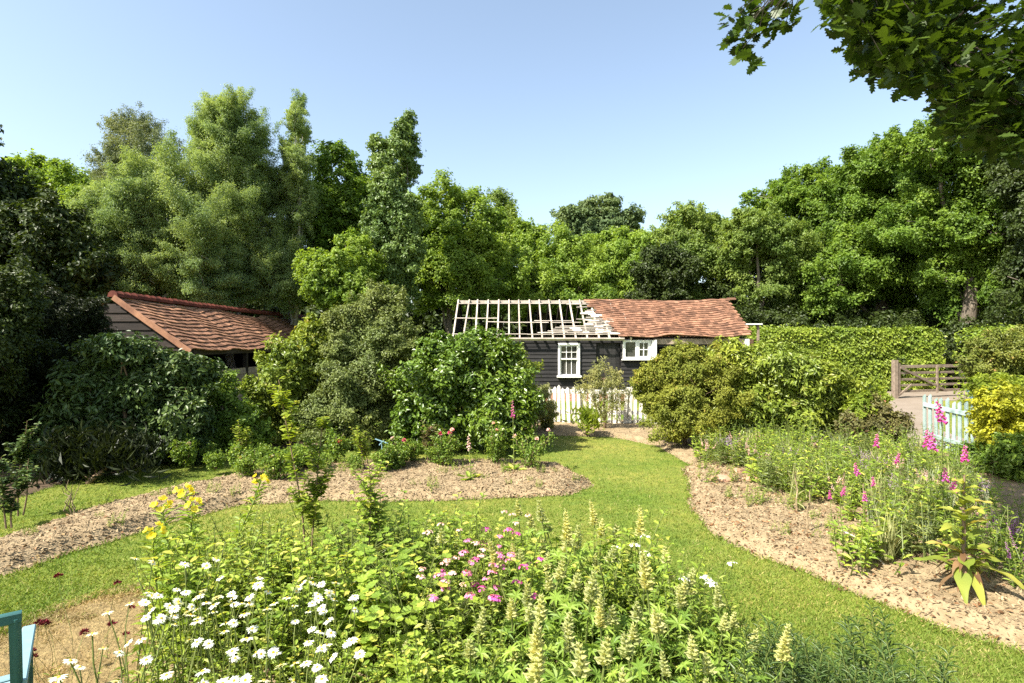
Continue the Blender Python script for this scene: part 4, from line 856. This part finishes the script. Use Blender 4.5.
def goldenrod():
    t = thing('goldenrod', 'goldenrod', 'goldenrod'); m = MB(); f = MB()
    for q in range(4):
        a = rng.random()*6.28; pl = stemline(rng.uniform(.5, .66), .16, 7, .09*math.cos(a), .09*math.sin(a)); m.tube(pl, np.linspace(.005, .0025, 7), 5); leaves_on(f, pl, .08, 1, 52, .10, .13, LANCE, .75, taper=.35, whorl=2.4)
    m.build('stem', M_stem, t); f.build('foliage', L_gold_rod, t); return t
def scabious():
    t = thing('scabious', 'scabious', 'scabious'); m = MB(); f = MB(); hd = []
    for q in range(1):
        pl = stemline(rng.uniform(.5, .75), .35, 8); m.tube(pl, .0016, 3); hd.append(pl[-1]); leaves_on(f, pl, .0, .22, 5, .07, .16, LANCE, .5)
    m.build('stem', M_stem, t); f.build('foliage', L_fil2, t)
    for c in hd:
        h = MB(); d = rsph(46); d[:, 2] = np.abs(d[:, 2])*.8-.12; h.inst(DIA, c+d*.009, d, nrm(d+rsph(46)), np.stack([np.full(46, .012), np.full(46, .027), np.full(46, .015)], 1)); h.build('flower_head', M_maroon, t)
    return t
def foxglove(h=1.15, live=.3, mat=M_mag):
    t = thing('foxglove', 'foxglove', 'foxglove'); pl = stemline(h, .10, 10); m = MB(); m.tube(pl, np.linspace(.009, .003, 10), 5); m.build('stem', M_stem, t)
    f = MB(); leaves_on(f, pl, .0, .10, 11, .26, .36, OVAL, .5); leaves_on(f, pl, .10, .55, 12, .13, .3, LANCE, .4)
    n = 34; tt = np.linspace(.45, .9, n); az = np.arange(n)*2.4; p = along(pl, tt); f.inst(OVAL, p, np.stack([np.cos(az), np.sin(az), np.full(n, .5)], 1), np.stack([-np.cos(az), -np.sin(az), np.full(n, 1.5)], 1), np.stack([np.full(n, .014), np.full(n, .022), np.full(n, .03)], 1)); f.build('foliage', L_fill, t)
    b = MB(); n = 16; tt = np.linspace(1-live, .99, n); az = np.arange(n)*2.4; p = along(pl, tt)
    for i in range(n):
        s = .043*(1-.6*i/n); d = arr((math.cos(az[i]), math.sin(az[i]), -.55)); d /= np.linalg.norm(d)
        b.tube([p[i], p[i]+d*s*.35, p[i]+d*s*.8, p[i]+d*s], arr((.10, .24, .28, .40))*s, 6, rng.random(), False)
    b.build('flower_spike', mat, t); return t
def spike_plant(name, cat, mat, h0, n, sl, mat_f, leafL=.08):
    t = thing(name, name, cat); m = MB(); f = MB(); sp = []
    for q in range(n):
        a = rng.random()*6.28; pl = stemline(h0*rng.uniform(.8, 1.1), .25, 6, .05*math.cos(a), .05*math.sin(a)); m.tube(pl, .003, 4); leaves_on(f, pl, .02, .6, 14, leafL, .35, OVAL, .4); sp.append(pl)
    m.build('stem', M_stem, t); f.build('foliage', mat_f, t)
    for pl in sp:
        k = 60; tt = np.linspace(1-sl, 1, k); p = along(pl, tt); d = rsph(k); d[:, 2] = np.abs(d[:, 2])*.6; b = MB(); s = .018*(1.15-.6*np.linspace(0, 1, k)); b.inst(DIA, p, d, nrm(rsph(k)), np.stack([s*.6, s, s], 1)); b.build('flower_spike', mat, t)
    return t
def tuft(h, n, mat, w=.010, name='grass_tuft', cat='grass tuft', spread=.5):
    t = thing(name, name, cat); f = MB()
    for q in range(n):
        az = rng.random()*6.28; L = h*rng.uniform(.6, 1.1); k = 5; u = np.linspace(0, 1, k); o = spread*L*rng.uniform(.3, 1)*u**1.8; z = L*(u-.28*u**2.5*rng.random()); c = np.stack([o*math.cos(az), o*math.sin(az), z], 1)+arr((rng.normal()*.03, rng.normal()*.03, 0)); s = arr((-math.sin(az), math.cos(az), 0)); ww = w*arr((1, 1, .8, .5, .08))[:, None]
        V = np.stack([c-s*ww, c+s*ww], 1).reshape(-1, 3); f.add(V, [(2*i, 2*i+1, 2*i+3, 2*i+2) for i in range(k-1)])
    f.build('blades', mat, t); return t
def rose_bush(h, w, nbloom, mats):
    t = thing('rose_bush', 'rose bush', 'rose bush'); m = MB(); f = MB(); tips = []
    for q in range(9):
        az = q*2.4+rng.normal()*.3; e = arr((math.cos(az)*w*rng.uniform(.2, 1), math.sin(az)*w*rng.uniform(.2, 1), h*rng.uniform(.6, 1))); pl = curve(arr((0, 0, 0)), e, 6, .06, .04); m.tube(pl, np.linspace(.009, .003, 6), 5); tips.append(e)
        n = 26; tt = rng.uniform(.25, 1, n); p = along(pl, tt)+rsph(n)*.10; n5 = 5; pp_ = np.repeat(p, n5, 0)+rsph(n*n5)*.035; f.inst(OVAL, pp_, rsph(n*n5)-(0, 0, .2), nrm(rsph(n*n5)*.6+(0, 0, .9)), np.stack([np.full(n*n5, .026), np.full(n*n5, .046), np.full(n*n5, .05)], 1))
    m.build('stem', M_brownstem, t); f.build('foliage', L_green, t)
    for q in range(nbloom):
        c = tips[q % len(tips)]+arr((0, 0, .04))+.03*rsph(1)[0]; b = MB()
        for k, (L, op) in enumerate(((.045, .85), (.042, .6), (.034, .35), (.022, .15))): cup(b, c+arr((0, 0, .006*k)), arr((-.2, -.35, 1.0))+.3*rsph(1)[0], 6, L, .95, op, ROUND)
        b.build('bloom', mats[q % len(mats)], t)
    return t

def bedpts(poly, sp, r=rng, ylim=(0, 99)):
    poly = np.asarray(poly); lo, hi = poly.min(0), poly.max(0); gx, gy = np.meshgrid(np.arange(lo[0], hi[0], sp), np.arange(lo[1], hi[1], sp*.9)); gx = gx+(np.arange(gx.shape[0])[:, None] % 2)*sp*.5
    x = gx.ravel()+r.uniform(-.4, .4, gx.size)*sp; y = gy.ravel()+r.uniform(-.4, .4, gx.size)*sp; k = (polyclip(poly, x, y) > .06) & (y > ylim[0]) & (y < ylim[1]) & (np.abs(x) < y*.95+.35)
    return x[k], y[k]
def px_of(x, y, h): return 512+F*x/y, 341.5-(h-H)*F/y
K_lup = Kind([lupin() for _ in range(9)]); K_dai = Kind([daisy(k) for k in (4, 5, 3, 4)]); K_prim = Kind([evening_primrose() for _ in range(3)]); K_mal = Kind([mallow(.66), mallow(.74), mallow(.58)])
K_fill = Kind([leafy(a, b, c, d, nst=e, name='leafy_perennial') for a, b, c, d, e in ((.58, .085, .5, L_fill, 7), (.50, .10, .45, L_fill, 6), (.62, .07, .5, L_fil2, 8), (.55, .09, .26, L_fil2, 8), (.6, .06, .7, L_fill, 7))]); K_low = Kind([leafy(.34, .065, .5, L_fil2, nst=9, nl=14, spread=.2, name='low_perennial'), leafy(.30, .06, .4, L_fill, nst=9, nl=14, spread=.2, name='low_perennial')])
K_swe = Kind([umbel('sweet_william', 'sweet william', M_pink, 6, .66, .034, .012, 18), umbel('sweet_william', 'sweet william', M_mag, 4, .62, .034, .012, 16), umbel('sweet_william', 'sweet william', M_palep, 5, .7, .032, .011, 16)])
K_wht = Kind([umbel('white_campion', 'campion', M_petw, 5, .84, .05, .012, 18, .10, .25), umbel('white_campion', 'campion', M_petw, 4, .78, .045, .013, 17, .10, .25)])
K_gold = Kind([goldenrod() for _ in range(4)]); K_scab = Kind([scabious() for _ in range(4)])
cntL = {}
for x, y in zip(*bedpts(FRONT_BED, .19)):
    hx, hy = px_of(x, y, .6); u = rng.random(); p = (x, y, .03)
    if y < 1.9: continue
    lowf = (.80 if y < 3.0 else .9 if y < 3.7 else 1.2)*(.9 if x < -.7 and y < 3.7 else 1)
    if hx < 335+15*rng.normal() and hy > 590 and x < -.75 and u < .72: K_dai.place(p, sc=rng.uniform(.96, 1.14), label='white daisy with yellow centres in the drift by the scorched turf', group='white daisies')
    elif hx > 770+25*rng.normal() and u < .95 and y < 4.0: K_gold.place(p, sc=rng.uniform(.78, 1.05)*(1.0 if y < 3.4 else .75), label='dark narrow leaved goldenrod shoots, not yet in flower', group='goldenrod in the front bed')
    elif 428 < hx < 515 and 535 < hy < 625 and u < .40: K_swe.place(p, sc=rng.uniform(.9, 1.12), label='pink sweet william with domed flower heads in the front bed', group='sweet williams')
    elif hx > 495+30*rng.normal() and u < .9:
        if u < .60: K_lup.place(p, sc=rng.uniform(.92, 1.2)*(1 if hx < 700 else .85), label='lupin with a pale seed spike and fingered leaves in the front bed', group='lupins gone to seed')
        elif u < .84: K_fill.place(p, sc=lowf*rng.uniform(.75, 1.0), label='leafy green border plant without flowers in the front bed', group='leafy plants of the front bed')
        else: K_wht.place(p, sc=rng.uniform(.8, .95), label='white campion with loose flower heads among the lupins', group='white campions') if y > 3.8 else K_lup.place(p, sc=.8, label='lupin with a pale seed spike and fingered leaves in the front bed', group='lupins gone to seed')
    elif 345 < hx < 450 and hy < 600 and u < .65: K_mal.place(p, sc=rng.uniform(.85, 1.1), label='mallow with round lobed leaves in the front bed', group='mallows in the front bed')
    elif u < .80 or y > 3.9: K_fill.place(p, sc=lowf*rng.uniform(.8, 1.2), label='leafy green border plant without flowers in the front bed', group='leafy plants of the front bed')
    elif u < .93 and 340 < hx: K_lup.place(p, sc=rng.uniform(.75, .95), label='lupin with a pale seed spike and fingered leaves in the front bed', group='lupins gone to seed')
    else: K_low.place(p, label='low bushy green plant under the taller ones of the front bed', group='low plants of the front bed')
for px, py, h in ((150, 521, .93), (176, 505, .95), (201, 494, .97), (238, 479, 1.0), (186, 508, .9)):
    K_prim.place(T(px, py, h), sc=h/.93, label='tall yellow evening primrose at the back edge of the front bed', group='yellow evening primroses')
for q in range(17):
    px, py = [(48, 598), (66, 594), (108, 585), (62, 610), (72, 608), (100, 618), (40, 632), (46, 650), (59, 645), (68, 643), (75, 640), (62, 630), (103, 637), (72, 656), (30, 640), (58, 676), (18, 668)][q]
    h = rng.uniform(.42, .6); K_scab.place(T(px, py, h)*(1, 1, 0), sc=h/.62, label='thin stemmed maroon scabious over the scorched turf', group='maroon scabious')
# tall whippy sapling and a tall mallow shoot
def sapling(label, px, pyt, Y, h, mat, name='sapling', lean=.1, nl=150, crownlo=.4):
    b = np.array(((px-512)/F*Y, Y, 0.03)); t = thing(name, label, 'sapling', tuple(b)); m = MB(); f = MB()
    for q in range(2):
        pl = stemline(h*(1-.18*q), lean, 9)+b+arr((.04*q, .03*q, 0)); m.tube(pl, np.linspace(.011, .003, 9), 6)
        for k in range(13):
            s0 = rng.uniform(crownlo, .95); p0 = along(pl, arr([s0]))[0]; az = rng.random()*6.28; L = rng.uniform(.12, .34)*(1.2-s0*.5); e = p0+L*arr((math.cos(az)*.6, math.sin(az)*.6, .75)); br = curve(p0, e, 4, -.05, .03); m.tube(br, [.004, .003, .0025, .0015], 4); leaves_on(f, br, .1, 1, nl//9, .085, .62, OVAL, .2)
        leaves_on(f, pl, crownlo, 1, 30, .09, .6, OVAL, .3)
    m.build('trunk', M_brownstem, t); f.build('crown', mat, t); return t
sapling('whippy young sapling with bright leaves rising from the front bed', 305, 390, 4.9, 1.95, L_lime, nl=260)
sapling('thin leafy shoot between the sapling and the rose bed', 374, 462, 4.7, 1.25, L_fill, crownlo=.5, nl=90, lean=.05)
sapling('slender leggy rose stem with few leaves behind the primroses', 243, 430, 9.6, .95, L_lime, 'rose_bush', nl=80)
sapling('slender leggy rose stem beside the blue plant support', 362, 432, 9.6, .85, L_lime, 'rose_bush', nl=90, lean=.2)
sapling('leggy red leaved rose stem in the middle of the rose bed', 428, 440, 10.2, .75, L_red, 'rose_bush', nl=90, lean=.2)
sapling('broad leaved rose at the shaded left end of the rose bed', 18, 420, 7.4, 1.25, L_laurel, 'rose_bush', nl=260, crownlo=.25, lean=.15)
sapling('dark leafy rose shoot at the left frame edge', 6, 470, 6.9, .85, L_laurel, 'rose_bush', nl=180, crownlo=.2, lean=.2)
# rose bed
for (px, py, h, w, nb, mt, lab) in ((443, 473, .62, .34, 4, [M_rose, M_rose, M_palep, M_rose], 'dense rose bush with deep pink roses near the end of the rose bed'), (530, 474, .58, .42, 3, [M_palep], 'wide leafy rose bush with faint pale blooms at the tip of the rose bed'),
        (495, 470, .75, .25, 5, [M_palep, M_petw], 'upright rose bush with pale pink blooms behind the foxglove'), (290, 480, .42, .2, 1, [M_palep], 'small sparse rose bush behind the sapling'), (398, 472, .5, .22, 2, [M_rose, M_palep], 'small rose bush with a single red bloom beside the dense one')):
    o = rose_bush(h, w, nb, mt); put(o, G(px, py)+(0, 0, .08), rng.random()*6); o['label'] = lab
for (px, py, sc, lab) in ((75, 515, .9, 'bare leafless twig standing in the bark mulch'),):
    t = thing('twig', lab, 'twig', tuple(G(px-3, py+1))); m = MB(); b = G(px-3, py+1)
    for q in range(5): m.tube(curve(b, b+arr((rng.normal()*.13, rng.normal()*.1, rng.uniform(.28, .48))), 5, 0, .06), np.linspace(.010, .003, 5), 5)
    m.build('stem', M_straws, t)
def stake(name, cat, lab, px, py, h, mat, w=.02):
    b = G(px, py); t = thing(name, lab, cat, tuple(b)); m = MB(); m.tube([b, b+arr((.02, 0, h*.5)), b+arr((.01, .01, h))], w, 6); m.build('stake', mat, t); return t, b
t, b = stake('plant_support', 'support', 'pale blue cross topped plant support in the rose bed', 381, 478, .62, M_blue, .008)
m = MB(); m.bar(b+arr((-.10, 0, .66)), b+arr((.12, 0, .58)), .016, .016); m.build('arm', M_blue, t); m = MB(); m.bar(b+arr((0, -.12, .58)), b+arr((0.02, .12, .60)), .016, .016); m.build('arm', M_blue, t)
m = MB(); b = G(52, 543); m.box(b+arr((0, 0, .10)), (.17, .10, .018), np.array([[.9, .3, .1], [-.3, .93, .15], [-.06, -.16, .98]]).T, b=.004); tag(m.build('plant_label', M_white), 'blank white plant tag lying on the bark mulch', 'plant tag')
o = foxglove(1.25, .22, M_mag); put(o, G(514, 478)+(0, 0, .05), 1.0); o['label'] = 'lone tall foxglove with purple bells at the rose bed tip'
o = foxglove(.75, .3, M_palep); put(o, G(470, 486)+(0, 0, .05), 2.0); o['label'] = 'short pale pink foxglove in front of the dense rose bush'
K_fg = Kind([foxglove(1.1, .16, M_mag), foxglove(1.15, .14, M_mag), foxglove(1.0, .16, M_mag)])
for px, py, h in ((872, 435, 1.05), (885, 455, .85), (868, 457, .95), (876, 476, .7)): K_fg.place(T(px, py, h), sc=h/1.08, label='magenta foxglove going over, in front of the reddish brown shrub', group='foxgloves by the reddish shrub')
for px, py, h in ((955, 408, 1.55), (938, 424, 1.35), (931, 432, 1.25), (962, 452, 1.1), (951, 461, 1.0), (942, 476, .9)): K_fg.place(T(px, py, h), sc=h/1.08, label='tall magenta foxglove in front of the mint picket gate', group='foxgloves by the mint gate')
for px, py, h in ((830, 487, .7), (865, 483, .75), (832, 492, .6)): K_fg.place(T(px, py, h), sc=h/1.08, label='short magenta foxglove in the middle of the mulched bed', group='short foxgloves')
K_yr = Kind([rose_bush(.45, .2, 1, [M_palep]), rose_bush(.5, .18, 1, [M_rose]), rose_bush(.38, .2, 0, [M_rose])])
for q in range(17):
    px = 190+q*15+rng.normal()*5; K_yr.place(G(px, 480-(px-190)*.05+rng.normal()*6)+(0, 0, .09), sc=rng.uniform(.6, 1.15), label='small young rose with few blooms in the back row of the rose bed', group='young roses of the rose bed')
K_yr.done()
x, y = bedpts(ROSE_BED, .42)
for xx, yy in zip(x, y):
    if rng.random() < .55: K_low.place((xx, yy, .09), sc=rng.uniform(.25, .75), label='small weed sprouting through the mulch of the rose bed', group='weeds of the rose bed')
# right bed: taller greenery at its back, sparse clumps near the lawn
K_rb = Kind([leafy(.45, .075, .42, L_fill, nst=8, nl=16, spread=.18), leafy(.38, .07, .35, L_fill, nst=8, nl=14, spread=.18), leafy(.5, .06, .3, L_green, nst=8, nl=18), leafy(.34, .13, .55, L_fill, nst=5, nl=9), leafy(.42, .10, .2, L_olive, LANCE, nst=8, nl=16)]); K_lil = Kind([spike_plant('catmint', 'catmint', M_lilac, .34, 8, .35, L_olive, .03), spike_plant('catmint', 'catmint', M_palep, .36, 7, .3, L_pale, .03)])
K_tuft = Kind([tuft(.5, 60, L_pale, .006), tuft(.42, 50, leaf((.20, .24, .14), (.32, .36, .22), None, .3, .6, .2, 2.0), .005)])
x, y = bedpts(RIGHT_BED, .27)
for xx, yy in zip(x, y):
    ed = polyclip(RIGHT_BED, np.array([xx]), np.array([yy]))[0]; gx, gy = px_of(xx, yy, 0); back = gy < 478+(gx-700)*.28 or gx > 860 and gy < 590+(gx-860)*.1
    u = rng.random(); p = (xx, yy, .09)
    mx, my = G(962, 603)[:2]
    if math.hypot(xx-mx, yy-my) < .62 or (yy < my+.2 and xx > mx-.75): continue
    bare = gx < 755 and gy > 462+(gx-690)*.35
    if back and not bare and u < .92:
        if u < .62: K_rb.place(p, sc=rng.uniform(1.0, 1.55), label='green leafy plant in the back of the mulched bed beside the gate path', group='leafy plants of the mulched bed')
        elif u < .73: K_lil.place(p, sc=rng.uniform(.9, 1.3), label='catmint with faded lilac spikes in the mulched bed', group='catmints of the mulched bed')
        else: K_tuft.place(p, sc=rng.uniform(.8, 1.3), label='pale grassy tuft among the leafy plants of the mulched bed', group='grassy tufts of the mulched bed')
    elif u < .30 and ed > .2: K_low.place(p, sc=rng.uniform(.35, .85), label='small green seedling clump on bare bark mulch', group='seedlings on the bark mulch')
for px, py, sc in ((795, 505, 1.15), (778, 488, 1.0), (808, 498, .9)): K_tuft.place(G(px, py)+(0, 0, .08), sc=sc, label='silvery pale grass tuft near the lawn edge of the mulched bed', group='silvery tufts')
for px, py in ((708, 468), (722, 462), (740, 468), (700, 452), (760, 458)): K_lil.place(G(px, py)+(0, 0, .08), sc=1.2, label='lilac catmint at the tip of the mulched bed by the spiraea', group='catmints at the bed tip')
M_stone = rough_mat('reddish_stone', (.30, .16, .10), (.46, .29, .19), 6, .9, .02)
def stone(px, py, s, lab):
    m = MB(); c = G(px, py)+(0, 0, .10); d = rsph(90); import bmesh
    bm = bmesh.new(); bmesh.ops.create_icosphere(bm, subdivisions=3, radius=1); V = np.array([v.co[:] for v in bm.verts]); Fc = [tuple(v.index for v in f.verts) for f in bm.faces]; bm.free()
    k = rsph(7); off = 1+.16*np.cos(3*(V@k[0])+1)+.12*np.sin(5*(V@k[1]))+.05*np.sin(9*(V@k[2])); m.add(c+V*off[:, None]*arr((s, s*.8, s*.42)), Fc, .5); tag(m.build('stone', M_stone, None, True), lab, 'stone')
stone(722, 486, .17, 'flat reddish stone at the tip of the mulched bed'); stone(737, 478, .12, 'small reddish stone behind the flat one'); stone(750, 486, .14, 'reddish stone at the foot of the silvery grass')
# dead pale stalks
for i, (px, py, h, lab) in enumerate(((806, 540, .50, 'thick pale dead stalk standing upright in the mulched bed'), (797, 520, .55, 'thin pale stalk behind the thick dead one'), (864, 522, .42, 'pale dead stalk near the large yellowing leaves'))):
    b = G(px, py)+(0, 0, .07); t = thing('dead_stalk', lab, 'stalk', tuple(b)); m = MB(); m.tube(curve(b, b+arr((rng.normal()*.03, 0, h)), 6, 0, .02), np.linspace(.012, .006, 6), 6); m.build('stem', M_straws, t)
    f = MB(); leaves_on(f, np.array([b, b+arr((0, 0, h))]), .4, .95, 5, .16, .16, LANCE, .9); f.build('leaf', L_pale, t)
b = G(842, 545)+(0, 0, .16); e = G(884, 577)+(0, 0, .12); m = MB(); m.tube(curve(b, e, 7, .05, .02), np.linspace(.012, .008, 7), 6); tag(m.build('fallen_stick', M_pale), 'fallen pale stick lying on the bark mulch', 'stick')
# mullein with big yellow green leaves, its lowest ones withered
L_mul = leaf((0.178, 0.228, 0.031), (0.323, 0.333, 0.061), (0.388, 0.315, 0.082), .35, .55, .2, 2.5); L_dead = leaf((0.114, 0.057, 0.025), (0.205, 0.126, 0.063), None, .2, .7, .15, 3.0)
b = G(962, 603)+(0, 0, .08); t = thing('mullein', 'tall mullein with big drooping yellow green leaves beside the lawn edge', 'mullein', tuple(b)); pl = stemline(1.05, .03, 10)+b
m = MB(); m.tube(pl, np.linspace(.022, .008, 10), 7); m.build('stem', M_brownstem, t)
def bigleaf(mb, p, az, L, w, el, droop):
    k = 10; u = np.linspace(0, 1, k); hz = L*(u*math.cos(el)); z = L*(u*math.sin(el)-droop*u**2); c = p+np.stack([hz*math.cos(az), hz*math.sin(az), z], 1); s = arr((-math.sin(az), math.cos(az), 0)); b1, b2 = rng.random(2)*6; ww = w*np.array((.12, .40, .68, .9, 1, .98, .84, .6, .32, .03))[:, None]
    e1 = (1+.16*np.sin(9*u+b1))[:, None]; e2 = (1+.16*np.sin(8*u+b2))[:, None]; lift = w*.45*(1-u)[:, None]*arr((0, 0, 1)); c = c+s*(w*.5*np.sin(2.5*u+b1)*u)[:, None]
    V = np.concatenate([c-s*ww*e1+lift+(w*.22*np.sin(11*u+b2))[:, None]*arr((0, 0, 1)), c, c+s*ww*e2+lift+(w*.22*np.sin(12*u+b1))[:, None]*arr((0, 0, 1))]); mb.add(V, [(i, i+1, k+i+1, k+i) for i in range(k-1)]+[(k+i, k+i+1, 2*k+i+1, 2*k+i) for i in range(k-1)])
for q in range(34):
    s0 = .10+.025*q; m = MB(); bigleaf(m, along(pl, arr([s0]))[0], q*2.4+rng.normal()*.25, .46*(1.05-.75*s0)*rng.uniform(.7, 1.2), .058*(1.15-.6*s0)*rng.uniform(.8, 1.1), rng.uniform(.5, 1.0), rng.uniform(.3, .6)); m.build('leaf', L_mul, t, True)
for az, L, el, dr in ((-.75, .50, .25, .6), (-2.2, .36, .1, .85), (-1.8, .30, .1, .95)):
    m = MB(); bigleaf(m, along(pl, arr([.14]))[0]+arr((0, 0, .12)), az, L, .058, el, dr); m.build('leaf', L_mul, t, True)
for q in range(20):
    m = MB(); bigleaf(m, along(pl, arr([.09+.01*q]))[0]+arr((0, 0, .08)), rng.random()*6.28, rng.uniform(.13, .30), rng.uniform(.014, .03), rng.uniform(-.2, .5), rng.uniform(.4, 1.1)); m.build('withered_leaf', L_dead, t, True)
m = MB(); p = along(pl, rng.uniform(.16, .34, 260)); d = rsph(260)-(0, 0, .3); m.inst(BLADE, p, d, rsph(260), np.stack([np.full(260, .006), np.full(260, .09), np.full(260, .05)], 1)); m.build('dead_fluff', leaf((.34, .24, .16), (.5, .38, .28), None, .2, .8, .1, 3.0), t)
m = MB(); leaves_on(m, pl, .62, 1.0, 60, .05, .4, OVAL, .7); m.build('bud_spike', L_fill, t)
o = spike_plant('salvia', 'salvia', M_salv, .62, 7, .35, L_green, .07); put(o, T(1004, 506, .62), .4); o['label'] = 'violet spiked salvia at the right frame edge behind the mullein'
o = spike_plant('salvia', 'salvia', M_salv, .5, 5, .35, L_green, .07); put(o, G(1022, 600)+(0, 0, .08), 1.4); o['label'] = 'short violet salvia in front of the taller one'
o = leafy(.8, .12, .22, L_green, LANCE, nst=6, nl=20, name='lily', cat='lily', up=.35, lean=.1); put(o, G(1000, 560)+(0, 0, .08), 0); o['label'] = 'dark leafy lily stems without flowers beside the mullein'
o = leafy(.62, .11, .5, L_mul, OVAL, nst=7, nl=13, name='border_plant', cat='border plant', up=.3); put(o, G(905, 566)+(0, 0, .08), 0); o['label'] = 'yellowing broad leaved plant between the fallen stick and the mullein'
o = leafy(.5, .1, .5, L_fill, OVAL, nst=7, nl=13, name='border_plant', cat='border plant', up=.3); put(o, G(845, 528)+(0, 0, .08), 0); o['label'] = 'fresh green broad leaved plant above the fallen stick'
for k in (K_lup, K_dai, K_prim, K_mal, K_fill, K_low, K_swe, K_wht, K_gold, K_scab, K_fg, K_rb, K_lil, K_tuft): k.done()
